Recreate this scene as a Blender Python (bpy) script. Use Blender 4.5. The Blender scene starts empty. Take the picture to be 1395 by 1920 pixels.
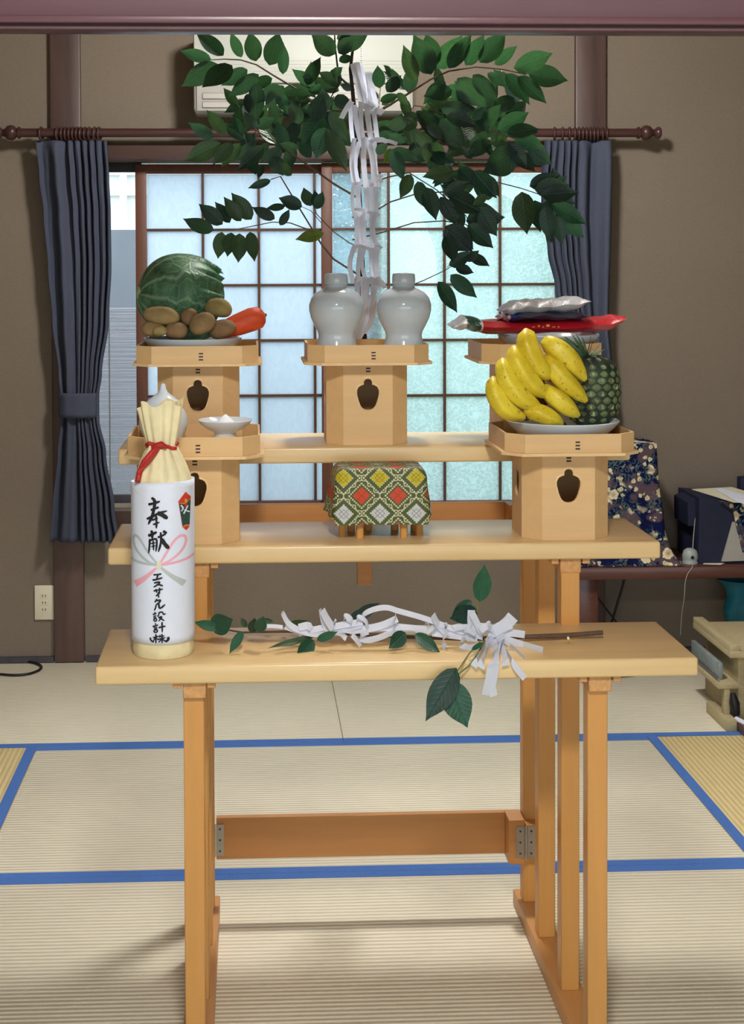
import bpy, bmesh, math, random
from mathutils import Vector, Matrix
random.seed(7)
S = bpy.context.scene
COL = S.collection
PI = math.pi
R = math.radians

# ------------------------------------------------------------------ camera
FP, YAW, PITCH, ROLL, CX, CY, CAMH = 2662.4, 0.0414, -0.0227, -0.0038, 582.4, 563.4, 1.412
_f = Vector((math.sin(YAW)*math.cos(PITCH), math.cos(YAW)*math.cos(PITCH), math.sin(PITCH)))
_r0 = Vector((math.cos(YAW), -math.sin(YAW), 0)); _u0 = _r0.cross(_f)
_r = math.cos(ROLL)*_r0 + math.sin(ROLL)*_u0
_u = -math.sin(ROLL)*_r0 + math.cos(ROLL)*_u0
cam = bpy.data.cameras.new('camera'); camo = bpy.data.objects.new('camera', cam); COL.objects.link(camo)
cam.sensor_fit = 'HORIZONTAL'; cam.sensor_width = 36; cam.lens = FP/1395*36
cam.shift_x = (697.5-CX)/1395; cam.shift_y = (CY-960)/1395
cam.clip_start = 0.05; cam.clip_end = 200
m3 = Matrix((_r, _u, -_f)).transposed()
camo.matrix_world = Matrix.Translation((0, 0, CAMH)) @ m3.to_4x4()
S.camera = camo

def at(px, py, Y):
    """point of the room at depth Y that the photograph shows at this pixel"""
    d = _f + (px-CX)/FP*_r - (py-CY)/FP*_u
    return Vector((0, 0, CAMH)) + d*(Y/d.y)
def atz(px, py, Z):
    d = _f + (px-CX)/FP*_r - (py-CY)/FP*_u
    return Vector((0, 0, CAMH)) + d*((Z-CAMH)/d.z)

# ------------------------------------------------------------------ world, lights, exposure
W = bpy.data.worlds.new('sky'); S.world = W; W.use_nodes = True
bg = W.node_tree.nodes['Background']
bg.inputs['Color'].default_value = (0.80, 0.93, 1.0, 1); bg.inputs['Strength'].default_value = 2.45
S.view_settings.view_transform = 'Standard'; S.view_settings.look = 'None'
S.view_settings.exposure = 0.4; S.view_settings.gamma = 1.0
S.cycles.use_denoising = True
def area(name, loc, size, power, color, rot=(0, 0, 0), sy=None, portal=False, spread=None):
    l = bpy.data.lights.new(name, 'AREA'); l.energy = power; l.color = color
    l.shape = 'RECTANGLE' if sy else 'DISK'; l.size = size
    if sy: l.size_y = sy
    if portal: l.cycles.is_portal = True
    o = bpy.data.objects.new(name, l); COL.objects.link(o); o.location = loc; o.rotation_euler = rot
    return o
area('added_doorway_portal', (0.4, -2.06, 1.02), 4.5, 1.0, (1, 1, 1), (R(90), 0, 0), 1.96, portal=True)  # portal of the unseen doorway added behind the camera for soft front daylight
area('window_daylight_portal', (0.28, 5.24, 1.16), 1.80, 1.0, (1, 1, 1), (R(-90), 0, 0), 1.35, portal=True)
LAMP_BACK = (0.42, 3.55, 2.56); LAMP_FRONT = (0.05, 0.55, 2.365)
P_BACK, P_FRONT = 105.0, 92.0

# ------------------------------------------------------------------ helpers
def C(r, g, b):
    def k(c):
        c /= 255.0
        return c/12.92 if c <= .04045 else ((c+.055)/1.055)**2.4
    return (k(r), k(g), k(b), 1)
WL = {}
class MB:
    def __init__(s): s.v = []; s.f = []; s.uv = {}
    def add(s, vs, fs):
        n = len(s.v); s.v += [Vector(p) for p in vs]; s.f += [tuple(i+n for i in q) for q in fs]; return n
    def box(s, x0, x1, y0, y1, z0, z1, b=0, seg=2):
        bm = bmesh.new(); bmesh.ops.create_cube(bm, size=1)
        for q in bm.verts:
            q.co = Vector(((x0+x1)/2+q.co.x*(x1-x0), (y0+y1)/2+q.co.y*(y1-y0), (z0+z1)/2+q.co.z*(z1-z0)))
        if b: bmesh.ops.bevel(bm, geom=bm.edges[:], offset=b, segments=seg, profile=.5, affect='EDGES')
        return s.frombm(bm)
    def frombm(s, bm):
        bm.verts.index_update()
        s.add([q.co.copy() for q in bm.verts], [[q.index for q in f.verts] for f in bm.faces]); bm.free(); return s
    def tube(s, pts, rad, n=8, cap=True):
        pts = [Vector(p) for p in pts]
        if not isinstance(rad, (list, tuple)): rad = [rad]*len(pts)
        rings = []; prev = None
        for i, p in enumerate(pts):
            t = (pts[min(i+1, len(pts)-1)]-pts[max(i-1, 0)]).normalized()
            if prev is None:
                a = Vector((0, 0, 1)) if abs(t.z) < .9 else Vector((1, 0, 0))
                x = t.cross(a).normalized()
            else:
                x = (prev-t*prev.dot(t)).normalized()
            prev = x; y = t.cross(x)
            rings.append([p+(x*math.cos(2*PI*k/n)+y*math.sin(2*PI*k/n))*rad[i] for k in range(n)])
        vs = [q for rr in rings for q in rr]; fs = []
        for i in range(len(pts)-1):
            for k in range(n):
                fs.append((i*n+k, i*n+(k+1) % n, (i+1)*n+(k+1) % n, (i+1)*n+k))
        if cap:
            fs.append(tuple(reversed(range(n)))); fs.append(tuple((len(pts)-1)*n+k for k in range(n)))
        s.add(vs, fs); return s
    def lathe(s, prof, c=(0, 0, 0), n=40, axis='z'):
        c = Vector(c); vs = []; fs = []
        for r_, z in prof:
            for k in range(n):
                a = 2*PI*k/n
                if axis == 'z': vs.append(c+Vector((r_*math.cos(a), r_*math.sin(a), z)))
                elif axis == 'x': vs.append(c+Vector((z, r_*math.cos(a), r_*math.sin(a))))
                else: vs.append(c+Vector((r_*math.cos(a), z, r_*math.sin(a))))
        for i in range(len(prof)-1):
            for k in range(n): fs.append((i*n+k, i*n+(k+1) % n, (i+1)*n+(k+1) % n, (i+1)*n+k))
        if prof[0][0] > 1e-6: fs.append(tuple(reversed(range(n))))
        if prof[-1][0] > 1e-6: fs.append(tuple((len(prof)-1)*n+k for k in range(n)))
        s.add(vs, fs); return s
    def grid(s, fn, nu, nv, uvfn=None, closed=False):
        base = len(s.v)
        for j in range(nv+1):
            for i in range(nu+(0 if closed else 1)):
                u, v = i/nu, j/nv
                s.v.append(Vector(fn(u, v)))
                if uvfn: s.uv[len(s.v)-1] = uvfn(u, v)
        w = nu if closed else nu+1
        for j in range(nv):
            for i in range(nu):
                i2 = (i+1) % w
                s.f.append((base+j*w+i, base+j*w+i2, base+(j+1)*w+i2, base+(j+1)*w+i))
        return s
    def prism(s, poly, z0, z1):
        n = len(poly)
        vs = [Vector((p[0], p[1], z0)) for p in poly]+[Vector((p[0], p[1], z1)) for p in poly]
        fs = [tuple(reversed(range(n))), tuple(range(n, 2*n))]+[(k, (k+1) % n, n+(k+1) % n, n+k) for k in range(n)]
        s.add(vs, fs); return s
    def ribbon(s, pts, wid, side, th=.0004):
        """thin strip: centre line, width(s), direction(s) of the width"""
        pts = [Vector(p) for p in pts]; n = len(pts); vs = []; fs = []
        for i, p in enumerate(pts):
            w = wid[i] if isinstance(wid, (list, tuple)) else wid
            d = side[i] if isinstance(side, list) else side
            t = (pts[min(i+1, n-1)]-pts[max(i-1, 0)]).normalized()
            d = Vector(d); d = (d-t*d.dot(t)).normalized(); nn = t.cross(d)*th/2
            vs += [p-d*w/2-nn, p+d*w/2-nn, p+d*w/2+nn, p-d*w/2+nn]
        for i in range(n-1):
            for k in range(4): fs.append((i*4+k, i*4+(k+1) % 4, i*4+4+(k+1) % 4, i*4+4+k))
        fs += [(3, 2, 1, 0), (n*4-4, n*4-3, n*4-2, n*4-1)]
        s.add(vs, fs); return s
    def xf(s, mat):
        s.v = [mat @ p for p in s.v]; return s

def link(name, data, parent=None):
    o = bpy.data.objects.new(name, data); COL.objects.link(o)
    if parent is not None: o.parent = parent
    return o
def build(mb, name, mat, parent=None, origin=None, smooth=40):
    """mesh given in room coordinates -> object (origin at its base unless it is a part)"""
    me = bpy.data.meshes.new(name)
    if parent is not None: org = WL[parent.name]
    else:
        if origin is None:
            xs = [p.x for p in mb.v]; ys = [p.y for p in mb.v]; zs = [p.z for p in mb.v]
            origin = ((min(xs)+max(xs))/2, (min(ys)+max(ys))/2, min(zs))
        org = Vector(origin)
    me.from_pydata([tuple(p-org) for p in mb.v], [], mb.f); me.update()
    bm = bmesh.new(); bm.from_mesh(me); bmesh.ops.recalc_face_normals(bm, faces=bm.faces[:]); bm.to_mesh(me); bm.free()
    if mb.uv:
        ul = me.uv_layers.new(name='UVMap')
        for lp in me.loops: ul.data[lp.index].uv = mb.uv.get(lp.vertex_index, (0, 0))
    if smooth:
        me.shade_smooth(); me.set_sharp_from_angle(angle=R(smooth))
    me.materials.append(mat)
    o = link(name, me, parent)
    if parent is None: o.location = org
    WL[o.name] = org.copy()
    return o
def tag(o, label=None, cat=None, group=None, kind=None):
    if label: o['label'] = label
    if cat: o['category'] = cat
    if group: o['group'] = group
    if kind: o['kind'] = kind
    return o
def thing(name, loc, label, cat, group=None):
    o = link(name, None); o.location = loc; WL[o.name] = Vector(loc); o.empty_display_size = .05
    return tag(o, label, cat, group)
def struct(mb, name, mat, parent=None, smooth=40):
    o = build(mb, name, mat, parent, smooth=smooth)
    if parent is None: o['kind'] = 'structure'
    return o
def place(name, me, parent, mat4):
    """part that shares a mesh, given its room matrix"""
    o = link(name, me, parent)
    o.matrix_basis = Matrix.Translation(-WL[parent.name]) @ mat4
    return o

# ------------------------------------------------------------------ materials
class NT:
    def __init__(s, name):
        s.m = bpy.data.materials.new(name); s.m.use_nodes = True; s.t = s.m.node_tree
        s.b = s.t.nodes['Principled BSDF']; s.out = s.t.nodes['Material Output']
    def n(s, typ, **kw):
        q = s.t.nodes.new(typ)
        for k, v in kw.items(): setattr(q, k, v)
        return q
    def l(s, a, b): s.t.links.new(a, b)
    def set(s, sock, v):
        if hasattr(v, 'is_output'): s.l(v, sock)
        else: sock.default_value = v
    def ma(s, op, a, b=0.0, c=0.0):
        q = s.n('ShaderNodeMath', operation=op); s.set(q.inputs[0], a); s.set(q.inputs[1], b)
        if op in ('MULTIPLY_ADD', 'SMOOTH_MIN'): s.set(q.inputs[2], c)
        return q.outputs[0]
    def mix(s, f, a, b):
        q = s.n('ShaderNodeMix', data_type='RGBA'); s.set(q.inputs[0], f); s.set(q.inputs[6], a); s.set(q.inputs[7], b)
        return q.outputs[2]
    def coord(s, kind='Object', scale=(1, 1, 1), rot=(0, 0, 0)):
        c = s.n('ShaderNodeTexCoord'); mp = s.n('ShaderNodeMapping')
        mp.inputs['Scale'].default_value = scale; mp.inputs['Rotation'].default_value = rot
        s.l(c.outputs[kind], mp.inputs[0]); return mp.outputs[0]
    def noise(s, vec, scale=5, detail=4, rough=.5, dist=0):
        q = s.n('ShaderNodeTexNoise'); s.l(vec, q.inputs['Vector'])
        q.inputs['Scale'].default_value = scale; q.inputs['Detail'].default_value = detail
        q.inputs['Roughness'].default_value = rough; q.inputs['Distortion'].default_value = dist
        return q.outputs[0]
    def ramp(s, f, stops):
        q = s.n('ShaderNodeValToRGB'); s.set(q.inputs[0], f); e = q.color_ramp.elements
        while len(e) < len(stops): e.new(.5)
        for k, (p, c) in enumerate(stops): e[k].position = p; e[k].color = c
        return q.outputs[0]
    def rng(s, f, a, b, c=0.0, d=1.0):
        q = s.n('ShaderNodeMapRange'); s.set(q.inputs[0], f)
        for i, v in enumerate((a, b, c, d)): q.inputs[i+1].default_value = v
        return q.outputs[0]
    def bump(s, h, strength=.3, dist=.002):
        q = s.n('ShaderNodeBump'); q.inputs['Strength'].default_value = strength; q.inputs['Distance'].default_value = dist
        s.l(h, q.inputs['Height']); s.l(q.outputs[0], s.b.inputs['Normal']); return q
    def rough(s, r_, spec=.5):
        s.b.inputs['Roughness'].default_value = r_; s.b.inputs['Specular IOR Level'].default_value = spec

def mul(c, k): return (min(c[0]*k, 1), min(c[1]*k, 1), min(c[2]*k, 1), 1)
def M(name, col, rough=.6, var=.12, scale=25, stretch=(1, 1, 1), bump=0, spec=.4, metal=0, rand=0, detail=4, bdist=.001):
    t = NT(name); v = t.coord('Object', stretch); h = t.noise(v, scale, detail)
    f = t.rng(h, .3, .7)
    c = t.mix(f, mul(col, 1-var), mul(col, 1+var))
    if rand:
        oi = t.n('ShaderNodeObjectInfo'); hs = t.n('ShaderNodeHueSaturation')
        t.l(c, hs.inputs['Color']); t.l(t.rng(oi.outputs['Random'], 0, 1, 1-rand, 1+rand), hs.inputs['Value'])
        t.l(t.rng(oi.outputs['Random'], 0, 1, .5-.02, .5+.02), hs.inputs['Hue']); c = hs.outputs[0]
    t.l(c, t.b.inputs['Base Color']); t.rough(rough, spec); t.b.inputs['Metallic'].default_value = metal
    if bump: t.bump(h, bump, bdist)
    return t.m
def wood(name, col, axis='x', rough=.45, var=.16, spec=.4, scale=9, bump=.08):
    st = {'x': (.6, 9, 9), 'y': (9, .6, 9), 'z': (9, 9, .6)}[axis]
    t = NT(name); v = t.coord('Object', st); h = t.noise(v, scale, 5, .6, .6)
    v2 = t.coord('Object', tuple(a*.35 for a in st)); h2 = t.noise(v2, scale*.6, 3, .5)
    f = t.ma('MULTIPLY_ADD', h, .55, t.ma('MULTIPLY', h2, .45))
    c = t.ramp(f, [(.32, mul(col, 1-var)), (.5, col), (.68, mul(col, 1+var))])
    t.l(c, t.b.inputs['Base Color']); t.rough(rough, spec)
    t.bump(h, bump, .0006); return t.m

m_wall = M('earthen_plaster', C(121, 110, 97), .95, .06, 160, bump=.35, spec=.1, detail=6, bdist=.001)
m_ceil = wood('ceiling_board', C(140, 105, 72), 'y', .7)
m_pillar = wood('pillar_wood', C(84, 65, 60), 'z', .45, .35, scale=4)
m_trimx = wood('trim_wood', C(76, 55, 49), 'x', .5, .2, scale=5)
m_sash = wood('sash_wood', C(98, 60, 44), 'z', .5, .2, scale=6)
m_muntin = wood('muntin_wood', C(78, 50, 30), 'z', .5, .15)
m_beam = wood('lacquered_lintel', C(84, 54, 60), 'x', .32, .12, scale=3)
m_base = M('dark_edging', C(70, 66, 72), .7)
m_shelf = wood('shelf_beech', C(226, 194, 140), 'x', .30, .10, .55, scale=5)
m_leg = wood('leg_beech', C(208, 150, 80), 'z', .38, .09, .45, scale=5)
m_rail = wood('rail_beech', C(190, 132, 74), 'x', .4, .1, .45, scale=5)
m_foot = wood('foot_beech', C(196, 142, 84), 'y', .4, .1, .45, scale=5)
m_cap = M('end_grain', C(206, 154, 98), .6, .14, 120, bump=.2)
m_cyp = wood('cypress_ply', C(218, 180, 128), 'x', .5, .07, .35, scale=7, bump=.04)
m_cypz = wood('cypress_edge', C(226, 190, 140), 'z', .55, .06, .3)
m_black = M('black_plastic', C(22, 20, 24), .45, .1)
m_stitch = M('bark_binding', C(40, 24, 22), .6)
m_inside = M('unlit_inside_wood', C(120, 84, 54), .8)
m_porc = M('white_porcelain', C(212, 222, 230), .12, .02, 6, spec=.6)
m_salt = M('salt', C(244, 246, 250), .8, .03, 200, bump=.3)
m_paper = M('white_paper', C(226, 232, 246), .8, .02, 30, spec=.2)
def paper(name, col, tr):
    t = NT(name); v = t.coord('Object'); c = t.mix(t.rng(t.noise(v, 30, 3), .3, .7), mul(col, .97), mul(col, 1.02)); t.l(c, t.b.inputs['Base Color']); t.rough(.8, .2)
    tl = t.n('ShaderNodeBsdfTranslucent'); t.l(c, tl.inputs[0]); mx = t.n('ShaderNodeMixShader'); mx.inputs[0].default_value = tr
    t.l(t.b.outputs[0], mx.inputs[1]); t.l(tl.outputs[0], mx.inputs[2]); t.l(mx.outputs[0], t.out.inputs[0]); return t.m
m_washi = paper('white_shide_paper', C(240, 242, 250), .42)
m_kraft = M('cream_wrapping_paper', C(230, 216, 172), .6, .10, 30, bump=.8, bdist=.003)
m_ink = M('black_ink', C(16, 15, 18), .6, .05)
m_red = M('red_cord', C(172, 40, 34), .6, .25, 90)
m_pink = M('printed_pink', C(238, 172, 186), .8, .04)
m_grey = M('printed_silver_grey', C(186, 192, 190), .8, .04)
m_cream = M('printed_cream', C(222, 218, 190), .8, .04)
m_nred = M('printed_red', C(206, 56, 38), .7, .1)
m_nteal = M('printed_teal', C(46, 74, 66), .7, .4, 260)
m_ngold = M('printed_gold', C(214, 160, 70), .6, .1)
m_steel = M('hinge_steel', C(176, 172, 160), .38, .06, 40, metal=.85)
m_screw = M('screw_dark', C(70, 66, 60), .4, .1, metal=.7)
m_ac = M('ivory_plastic', C(178, 181, 172), .5, .02, 8)
m_acd = M('ivory_plastic_dull', C(166, 163, 156), .5, .02, 8)
m_rod = wood('curtain_rod_wood', C(64, 38, 36), 'x', .35, .15)
m_curt = M('blue_grey_curtain', C(70, 75, 90), .9, .1, 300, (1, 1, 1), .3, .1)
m_outlet = M('outlet_plate', C(212, 206, 182), .5, .02)
m_darkwood = wood('dark_board', C(84, 48, 38), 'x', .28, .25)
m_ply = M('raw_plywood', C(172, 158, 122), .8, .1, 60, (1, 4, 4), .2)
m_teal = M('teal_bag', C(16, 96, 112), .5, .2, 20, bump=.4)
m_navy = M('navy_cover', C(18, 25, 50), .7, .2, 40)
m_device = M('grey_plastic', C(150, 158, 156), .4, .05)
m_greyp = M('light_grey_panel', C(160, 156, 148), .6, .05)
m_clear = M('frosted_bag', C(132, 142, 142), .35, .2, 40, bump=.4)
m_lamp = NT('lamp_diffuser'); m_lamp.b.inputs['Emission Color'].default_value = (1, .93, .8, 1); m_lamp.b.inputs['Emission Strength'].default_value = 3.0; m_lamp = m_lamp.m

def tatami(name, col, along):
    t = NT(name); c = t.n('ShaderNodeTexCoord'); sp = t.n('ShaderNodeSeparateXYZ'); t.l(c.outputs['Object'], sp.inputs[0])
    a, b = (sp.outputs[1], sp.outputs[0]) if along == 'x' else (sp.outputs[0], sp.outputs[1])
    ridge = t.ma('SINE', t.ma('MULTIPLY', a, 2*PI/.0152))
    r01 = t.ma('MULTIPLY_ADD', ridge, .5, .5)
    cross = t.ma('SINE', t.ma('MULTIPLY', b, 2*PI/.008))
    st = (3, 60, 1) if along == 'x' else (60, 3, 1)
    nz = t.noise(t.coord('Object', st), 6, 4); big = t.noise(t.coord('Object'), 2.2, 3)
    k = t.ma('MULTIPLY_ADD', t.ma('POWER', r01, .55), .36, t.ma('MULTIPLY_ADD', nz, .30, t.ma('MULTIPLY', big, .34)))
    t.l(t.ramp(k, [(.25, mul(col, .62)), (.55, mul(col, .95)), (.85, mul(col, 1.12))]), t.b.inputs['Base Color'])
    h = t.ma('MULTIPLY_ADD', r01, 1.0, t.ma('MULTIPLY', cross, .025))
    t.bump(h, .8, .0022); t.rough(.55, .35); return t.m
m_tat = tatami('tatami_rush', C(234, 226, 202), 'x')
m_tat2 = tatami('tatami_rush_turned_sheen', C(226, 204, 148), 'y')  # sheen of the turned weave is painted in as a yellower base colour
m_heri = M('blue_border_cloth', C(78, 116, 184), .9, .12, 400, bump=.2, spec=.1)

def glass(name, tint, frost, kind):
    t = NT(name); nt = t.t; nt.nodes.remove(t.b)
    v = t.coord('Object', (1, 1, 1))
    if kind == 'wavy':
        w = t.n('ShaderNodeTexWave', wave_type='BANDS', bands_direction='Z'); t.l(v, w.inputs[0])
        w.inputs['Scale'].default_value = 14; w.inputs['Distortion'].default_value = 14; w.inputs['Detail'].default_value = 2; w.inputs['Detail Scale'].default_value = 2.2
        w2 = t.n('ShaderNodeTexWave', wave_type='BANDS', bands_direction='X'); t.l(v, w2.inputs[0])
        w2.inputs['Scale'].default_value = 12; w2.inputs['Distortion'].default_value = 16; w2.inputs['Detail'].default_value = 2; w2.inputs['Detail Scale'].default_value = 2
        p = t.ma('MAXIMUM', t.ma('POWER', w.outputs[1], 5), t.ma('POWER', w2.outputs[1], 5))
    else:
        p = t.noise(t.coord('Object', (1, 1, .5)), 40, 4, .6, 1.5)
    tr = t.n('ShaderNodeBsdfTransparent'); tl = t.n('ShaderNodeBsdfTranslucent'); gl = t.n('ShaderNodeBsdfGlossy')
    col = t.mix(p, mul(tint, .90), mul(tint, 1.0))
    t.l(col, tl.inputs[0]); t.l(col, tr.inputs[0]); gl.inputs['Roughness'].default_value = .15
    mx = t.n('ShaderNodeMixShader'); t.l(t.rng(p, 0, 1, frost-.06, frost+.10), mx.inputs[0]); t.l(tr.outputs[0], mx.inputs[1]); t.l(tl.outputs[0], mx.inputs[2])
    m2 = t.n('ShaderNodeMixShader'); m2.inputs[0].default_value = .05; t.l(mx.outputs[0], m2.inputs[1]); t.l(gl.outputs[0], m2.inputs[2])
    bu = t.n('ShaderNodeBump'); bu.inputs['Strength'].default_value = .5; bu.inputs['Distance'].default_value = .002; t.l(p, bu.inputs['Height'])
    t.l(bu.outputs[0], gl.inputs['Normal'])
    t.l(m2.outputs[0], t.out.inputs[0]); return t.m
m_glassL = glass('frosted_glass', (.79, .85, .915, 1), .80, 'frost')
m_glassR = glass('wavy_figured_glass', (.82, .94, .945, 1), .60, 'wavy')

def leafmat(name, col, under):
    t = NT(name); c = t.n('ShaderNodeTexCoord'); sp = t.n('ShaderNodeSeparateXYZ'); t.l(c.outputs['Object'], sp.inputs[0])
    ax = t.ma('ABSOLUTE', sp.outputs[0])
    rib = t.rng(ax, 0, .016, 1, 0)
    vein = t.ma('SINE', t.ma('MULTIPLY', t.ma('SUBTRACT', sp.outputs[1], t.ma('MULTIPLY', ax, .9)), 60))
    vn = t.rng(vein, .75, 1, 0, .35)
    nz = t.noise(t.coord('Object', (6, 2, 6)), 3, 3)
    base = t.mix(t.rng(nz, .3, .7), mul(col, .75), mul(col, 1.25))
    base = t.mix(t.ma('MAXIMUM', t.ma('MULTIPLY', rib, .55), vn), base, mul(col, 2.1))
    oi = t.n('ShaderNodeObjectInfo'); hs = t.n('ShaderNodeHueSaturation'); t.l(base, hs.inputs['Color'])
    t.l(t.rng(oi.outputs['Random'], 0, 1, .7, 1.35), hs.inputs['Value'])
    geo = t.n('ShaderNodeNewGeometry')
    t.l(t.mix(geo.outputs['Backfacing'], hs.outputs[0], under), t.b.inputs['Base Color'])
    t.rough(.42, .45); t.b.inputs['Transmission Weight'].default_value = 0
    tl = t.n('ShaderNodeBsdfTranslucent'); t.l(t.mix(.35, hs.outputs[0], (.10, .24, .04, 1)), tl.inputs[0])
    mx = t.n('ShaderNodeMixShader'); mx.inputs[0].default_value = .15
    t.l(t.b.outputs[0], mx.inputs[1]); t.l(tl.outputs[0], mx.inputs[2]); t.l(mx.outputs[0], t.out.inputs[0])
    t.bump(t.ma('SUBTRACT', vn, rib), .25, .01)
    return t.m
m_leafs = [leafmat('leaf_deep_green', C(20, 50, 42), C(40, 70, 54)), leafmat('leaf_mid_green', C(24, 72, 50), C(44, 84, 58)), leafmat('leaf_olive', C(46, 70, 42), C(66, 88, 54)), leafmat('leaf_yellow_green', C(96, 116, 34), C(112, 124, 56))]
m_twig = M('twig_bark', C(92, 72, 56), .8, .25, 60, bump=.4)
m_twigd = M('dark_stem_bark', C(44, 36, 34), .8, .25, 60, bump=.4)
m_twigg = M('green_shoot', C(112, 118, 62), .7, .2, 60)

# ------------------------------------------------------------------ room shell
YW = 5.112                                           # face of the window wall
XA, XB = -2.0, 2.9; ZC = 2.76; YF = -2.2
WX0, WX1, WZ0, WZ1 = -.605, 1.170, .555, 1.80         # window opening
YA, YB = 4.194, 3.284                                 # seams between tatami rows
XL, XR = -.640, 1.180
fl = struct(MB().box(XA-.1, XB+.1, YF-.1, YW+.1, -.16, -.055), 'floor', m_base)
def mat_piece(x0, x1, y0, y1, mat, borders):
    g = .0005
    o = build(MB().box(x0+g, x1-g, y0+g, y1-g, -.0555, 0, .003), 'tatami_mat', mat, fl)
    for side in borders:
        w = .031; e = .0014
        if side == 'n': bb = (x0+g, x1-g, y1-w, y1-g)
        if side == 's': bb = (x0+g, x1-g, y0+g, y0+w)
        if side == 'w': bb = (x0+g, x0+w, y0+g, y1-g)
        if side == 'e': bb = (x1-w, x1-g, y0+g, y1-g)
        build(MB().box(*bb, -.001, e, .0006, 1), 'cloth_border', m_heri, o)
    return o
mat_piece(XL, XR, YB, YA, m_tat, 'ns')
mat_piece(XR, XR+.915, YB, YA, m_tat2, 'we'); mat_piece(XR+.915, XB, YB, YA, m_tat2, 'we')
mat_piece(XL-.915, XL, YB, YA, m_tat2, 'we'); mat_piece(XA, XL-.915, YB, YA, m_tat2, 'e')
xs_ = atz(645, 1393, 0).x
mat_piece(xs_-1.83, xs_, YA, YW-.005, m_tat, 's'); mat_piece(xs_, xs_+1.83, YA, YW-.005, m_tat, 's'); mat_piece(xs_+1.83, XB, YA, YW-.005, m_tat, 's')
for k, (y0, y1) in enumerate(((YB-.91, YB), (YB-1.82, YB-.91), (YB-2.73, YB-1.82), (YB-3.64, YB-2.73), (YB-4.55, YB-3.64))):
    mat_piece(XA, XL, y0, y1, m_tat, 'ns'); mat_piece(XL, XR, y0, y1, m_tat, 'ns'); mat_piece(XR, XB, y0, y1, m_tat, 'ns')
wb = MB()
wb.box(XA, WX0, YW, YW+.16, 0, ZC); wb.box(WX1, XB, YW, YW+.16, 0, ZC)
wb.box(WX0, WX1, YW, YW+.16, 0, WZ0); wb.box(WX0, WX1, YW, YW+.16, WZ1, ZC)
struct(wb, 'wall_back', m_wall, smooth=0)
struct(MB().box(XA-.1, XA, YF, YW+.16, 0, ZC), 'wall_left', m_wall, smooth=0)
struct(MB().box(XB, XB+.1, YF, YW+.16, 0, ZC), 'wall_right', m_wall, smooth=0)
struct(MB().box(XA-.1, -1.85, YF-.1, YF, 0, ZC).box(2.65, XB+.1, YF-.1, YF, 0, ZC).box(-1.85, 2.65, YF-.1, YF, 2.0, ZC), 'wall_front', m_wall, smooth=0)
struct(MB().box(-1.85, -1.79, YF-.08, YF+.02, .001, 1.999, .004).box(2.59, 2.65, YF-.08, YF+.02, .001, 1.999, .004).box(.37, .43, YF-.08, YF-.02, .001, 1.999, .004).box(-1.79, 2.59, YF-.08, YF+.02, 1.95, 1.999, .004), 'added_door_1', m_pillar)  # frame of an unseen doorway, added to let soft daylight reach the altar front
struct(MB().box(XA-.1, XB+.1, YF-.1, YW+.16, ZC, ZC+.08), 'ceiling', m_ceil, smooth=0)
struct(MB().box(XA, -.716, YW-.016, YW-.0005, .0015, .022).box(-.60, 1.165, YW-.016, YW-.0005, .0015, .022).box(1.285, XB, YW-.016, YW-.0005, .0015, .022), 'baseboard_back', m_base)
# pillars either side of the window
struct(MB().box(-.714, -.605, YW-.022, YW+.1, .002, ZC-.001, .006), 'trim_1', m_pillar)
struct(MB().box(1.170, 1.282, YW-.022, YW+.1, .002, ZC-.001, .006), 'trim_2', m_pillar)
# window head, sill and side jambs
struct(MB().box(-.604, 1.169, YW-.035, YW+.15, 1.801, 1.852, .004), 'trim_3', m_trimx)
struct(MB().box(-.604, 1.169, YW-.03, YW+.15, .470, .548, .004), 'trim_4', m_trimx)
# lintel of the opening between the two rooms, with the wall above it
YK = 1.90
zk = at(700, 50, YK).z
lt = MB().box(XA, XB, YK, YK+.05, zk+.010, zk+.125, .003)
lt.box(XA, XB, YK-.006, YK+.056, zk+.003, zk+.013, .002)
lt.box(XA, XB, YK+.004, YK+.046, zk-.004, zk+.004, .001)
struct(lt, 'trim_5', m_beam)
struct(MB().box(XA, XB, YK+.01, YK+.04, zk+.126, ZC), 'wall_partition', m_wall, smooth=0)

# ------------------------------------------------------------------ window: two sliding sashes
wn = link('window_1', None); wn['kind'] = 'structure'; wn.location = (.28, YW+.06, WZ0); WL[wn.name] = Vector(wn.location)
GZ = [.558, .745, .947, 1.149, 1.351, 1.553, 1.757]
def sash(xa, xb, cols, y, mg, label):
    ro = build(MB().box(xa, xa+.040, y, y+.030, .549, 1.792, .003).box(xb-.040, xb, y, y+.030, .549, 1.792, .003)
               .box(xa+.0395, xb-.0395, y+.001, y+.029, .549, GZ[0]+.004, .002).box(xa+.0395, xb-.0395, y+.001, y+.029, GZ[-1], 1.792, .002), 'sash_frame', m_sash, wn)
    tag(ro, label)
    for x in cols[1:-1]:
        build(MB().box(x-.0045, x+.0045, y+.004, y+.026, GZ[0]+.003, GZ[-1]+.001), 'muntin', m_muntin, ro)
    for z in GZ[1:-1]:
        build(MB().box(cols[0]-.001, cols[-1]+.001, y+.006, y+.024, z-.0045, z+.0045), 'muntin', m_muntin, ro)
    for i in range(len(cols)-1):
        for j in range(len(GZ)-1):
            build(MB().box(cols[i]+.002, cols[i+1]-.002, y+.0135, y+.0165, GZ[j]+.002, GZ[j+1]-.002), 'pane', mg, ro, smooth=0)
sp = .2035
xl0 = at(253, 500, YW+.03).x
yl = YW+.062; yr = YW+.022
cl = [xl0+.040+sp*k for k in range(5)]
sash(xl0, cl[-1]+.040, cl, yl, m_glassL, 'brown sash with frosted panes')
xr0 = at(603, 500, YW+.02).x
cr = [xr0+.041+sp*k for k in range(5)]
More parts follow.
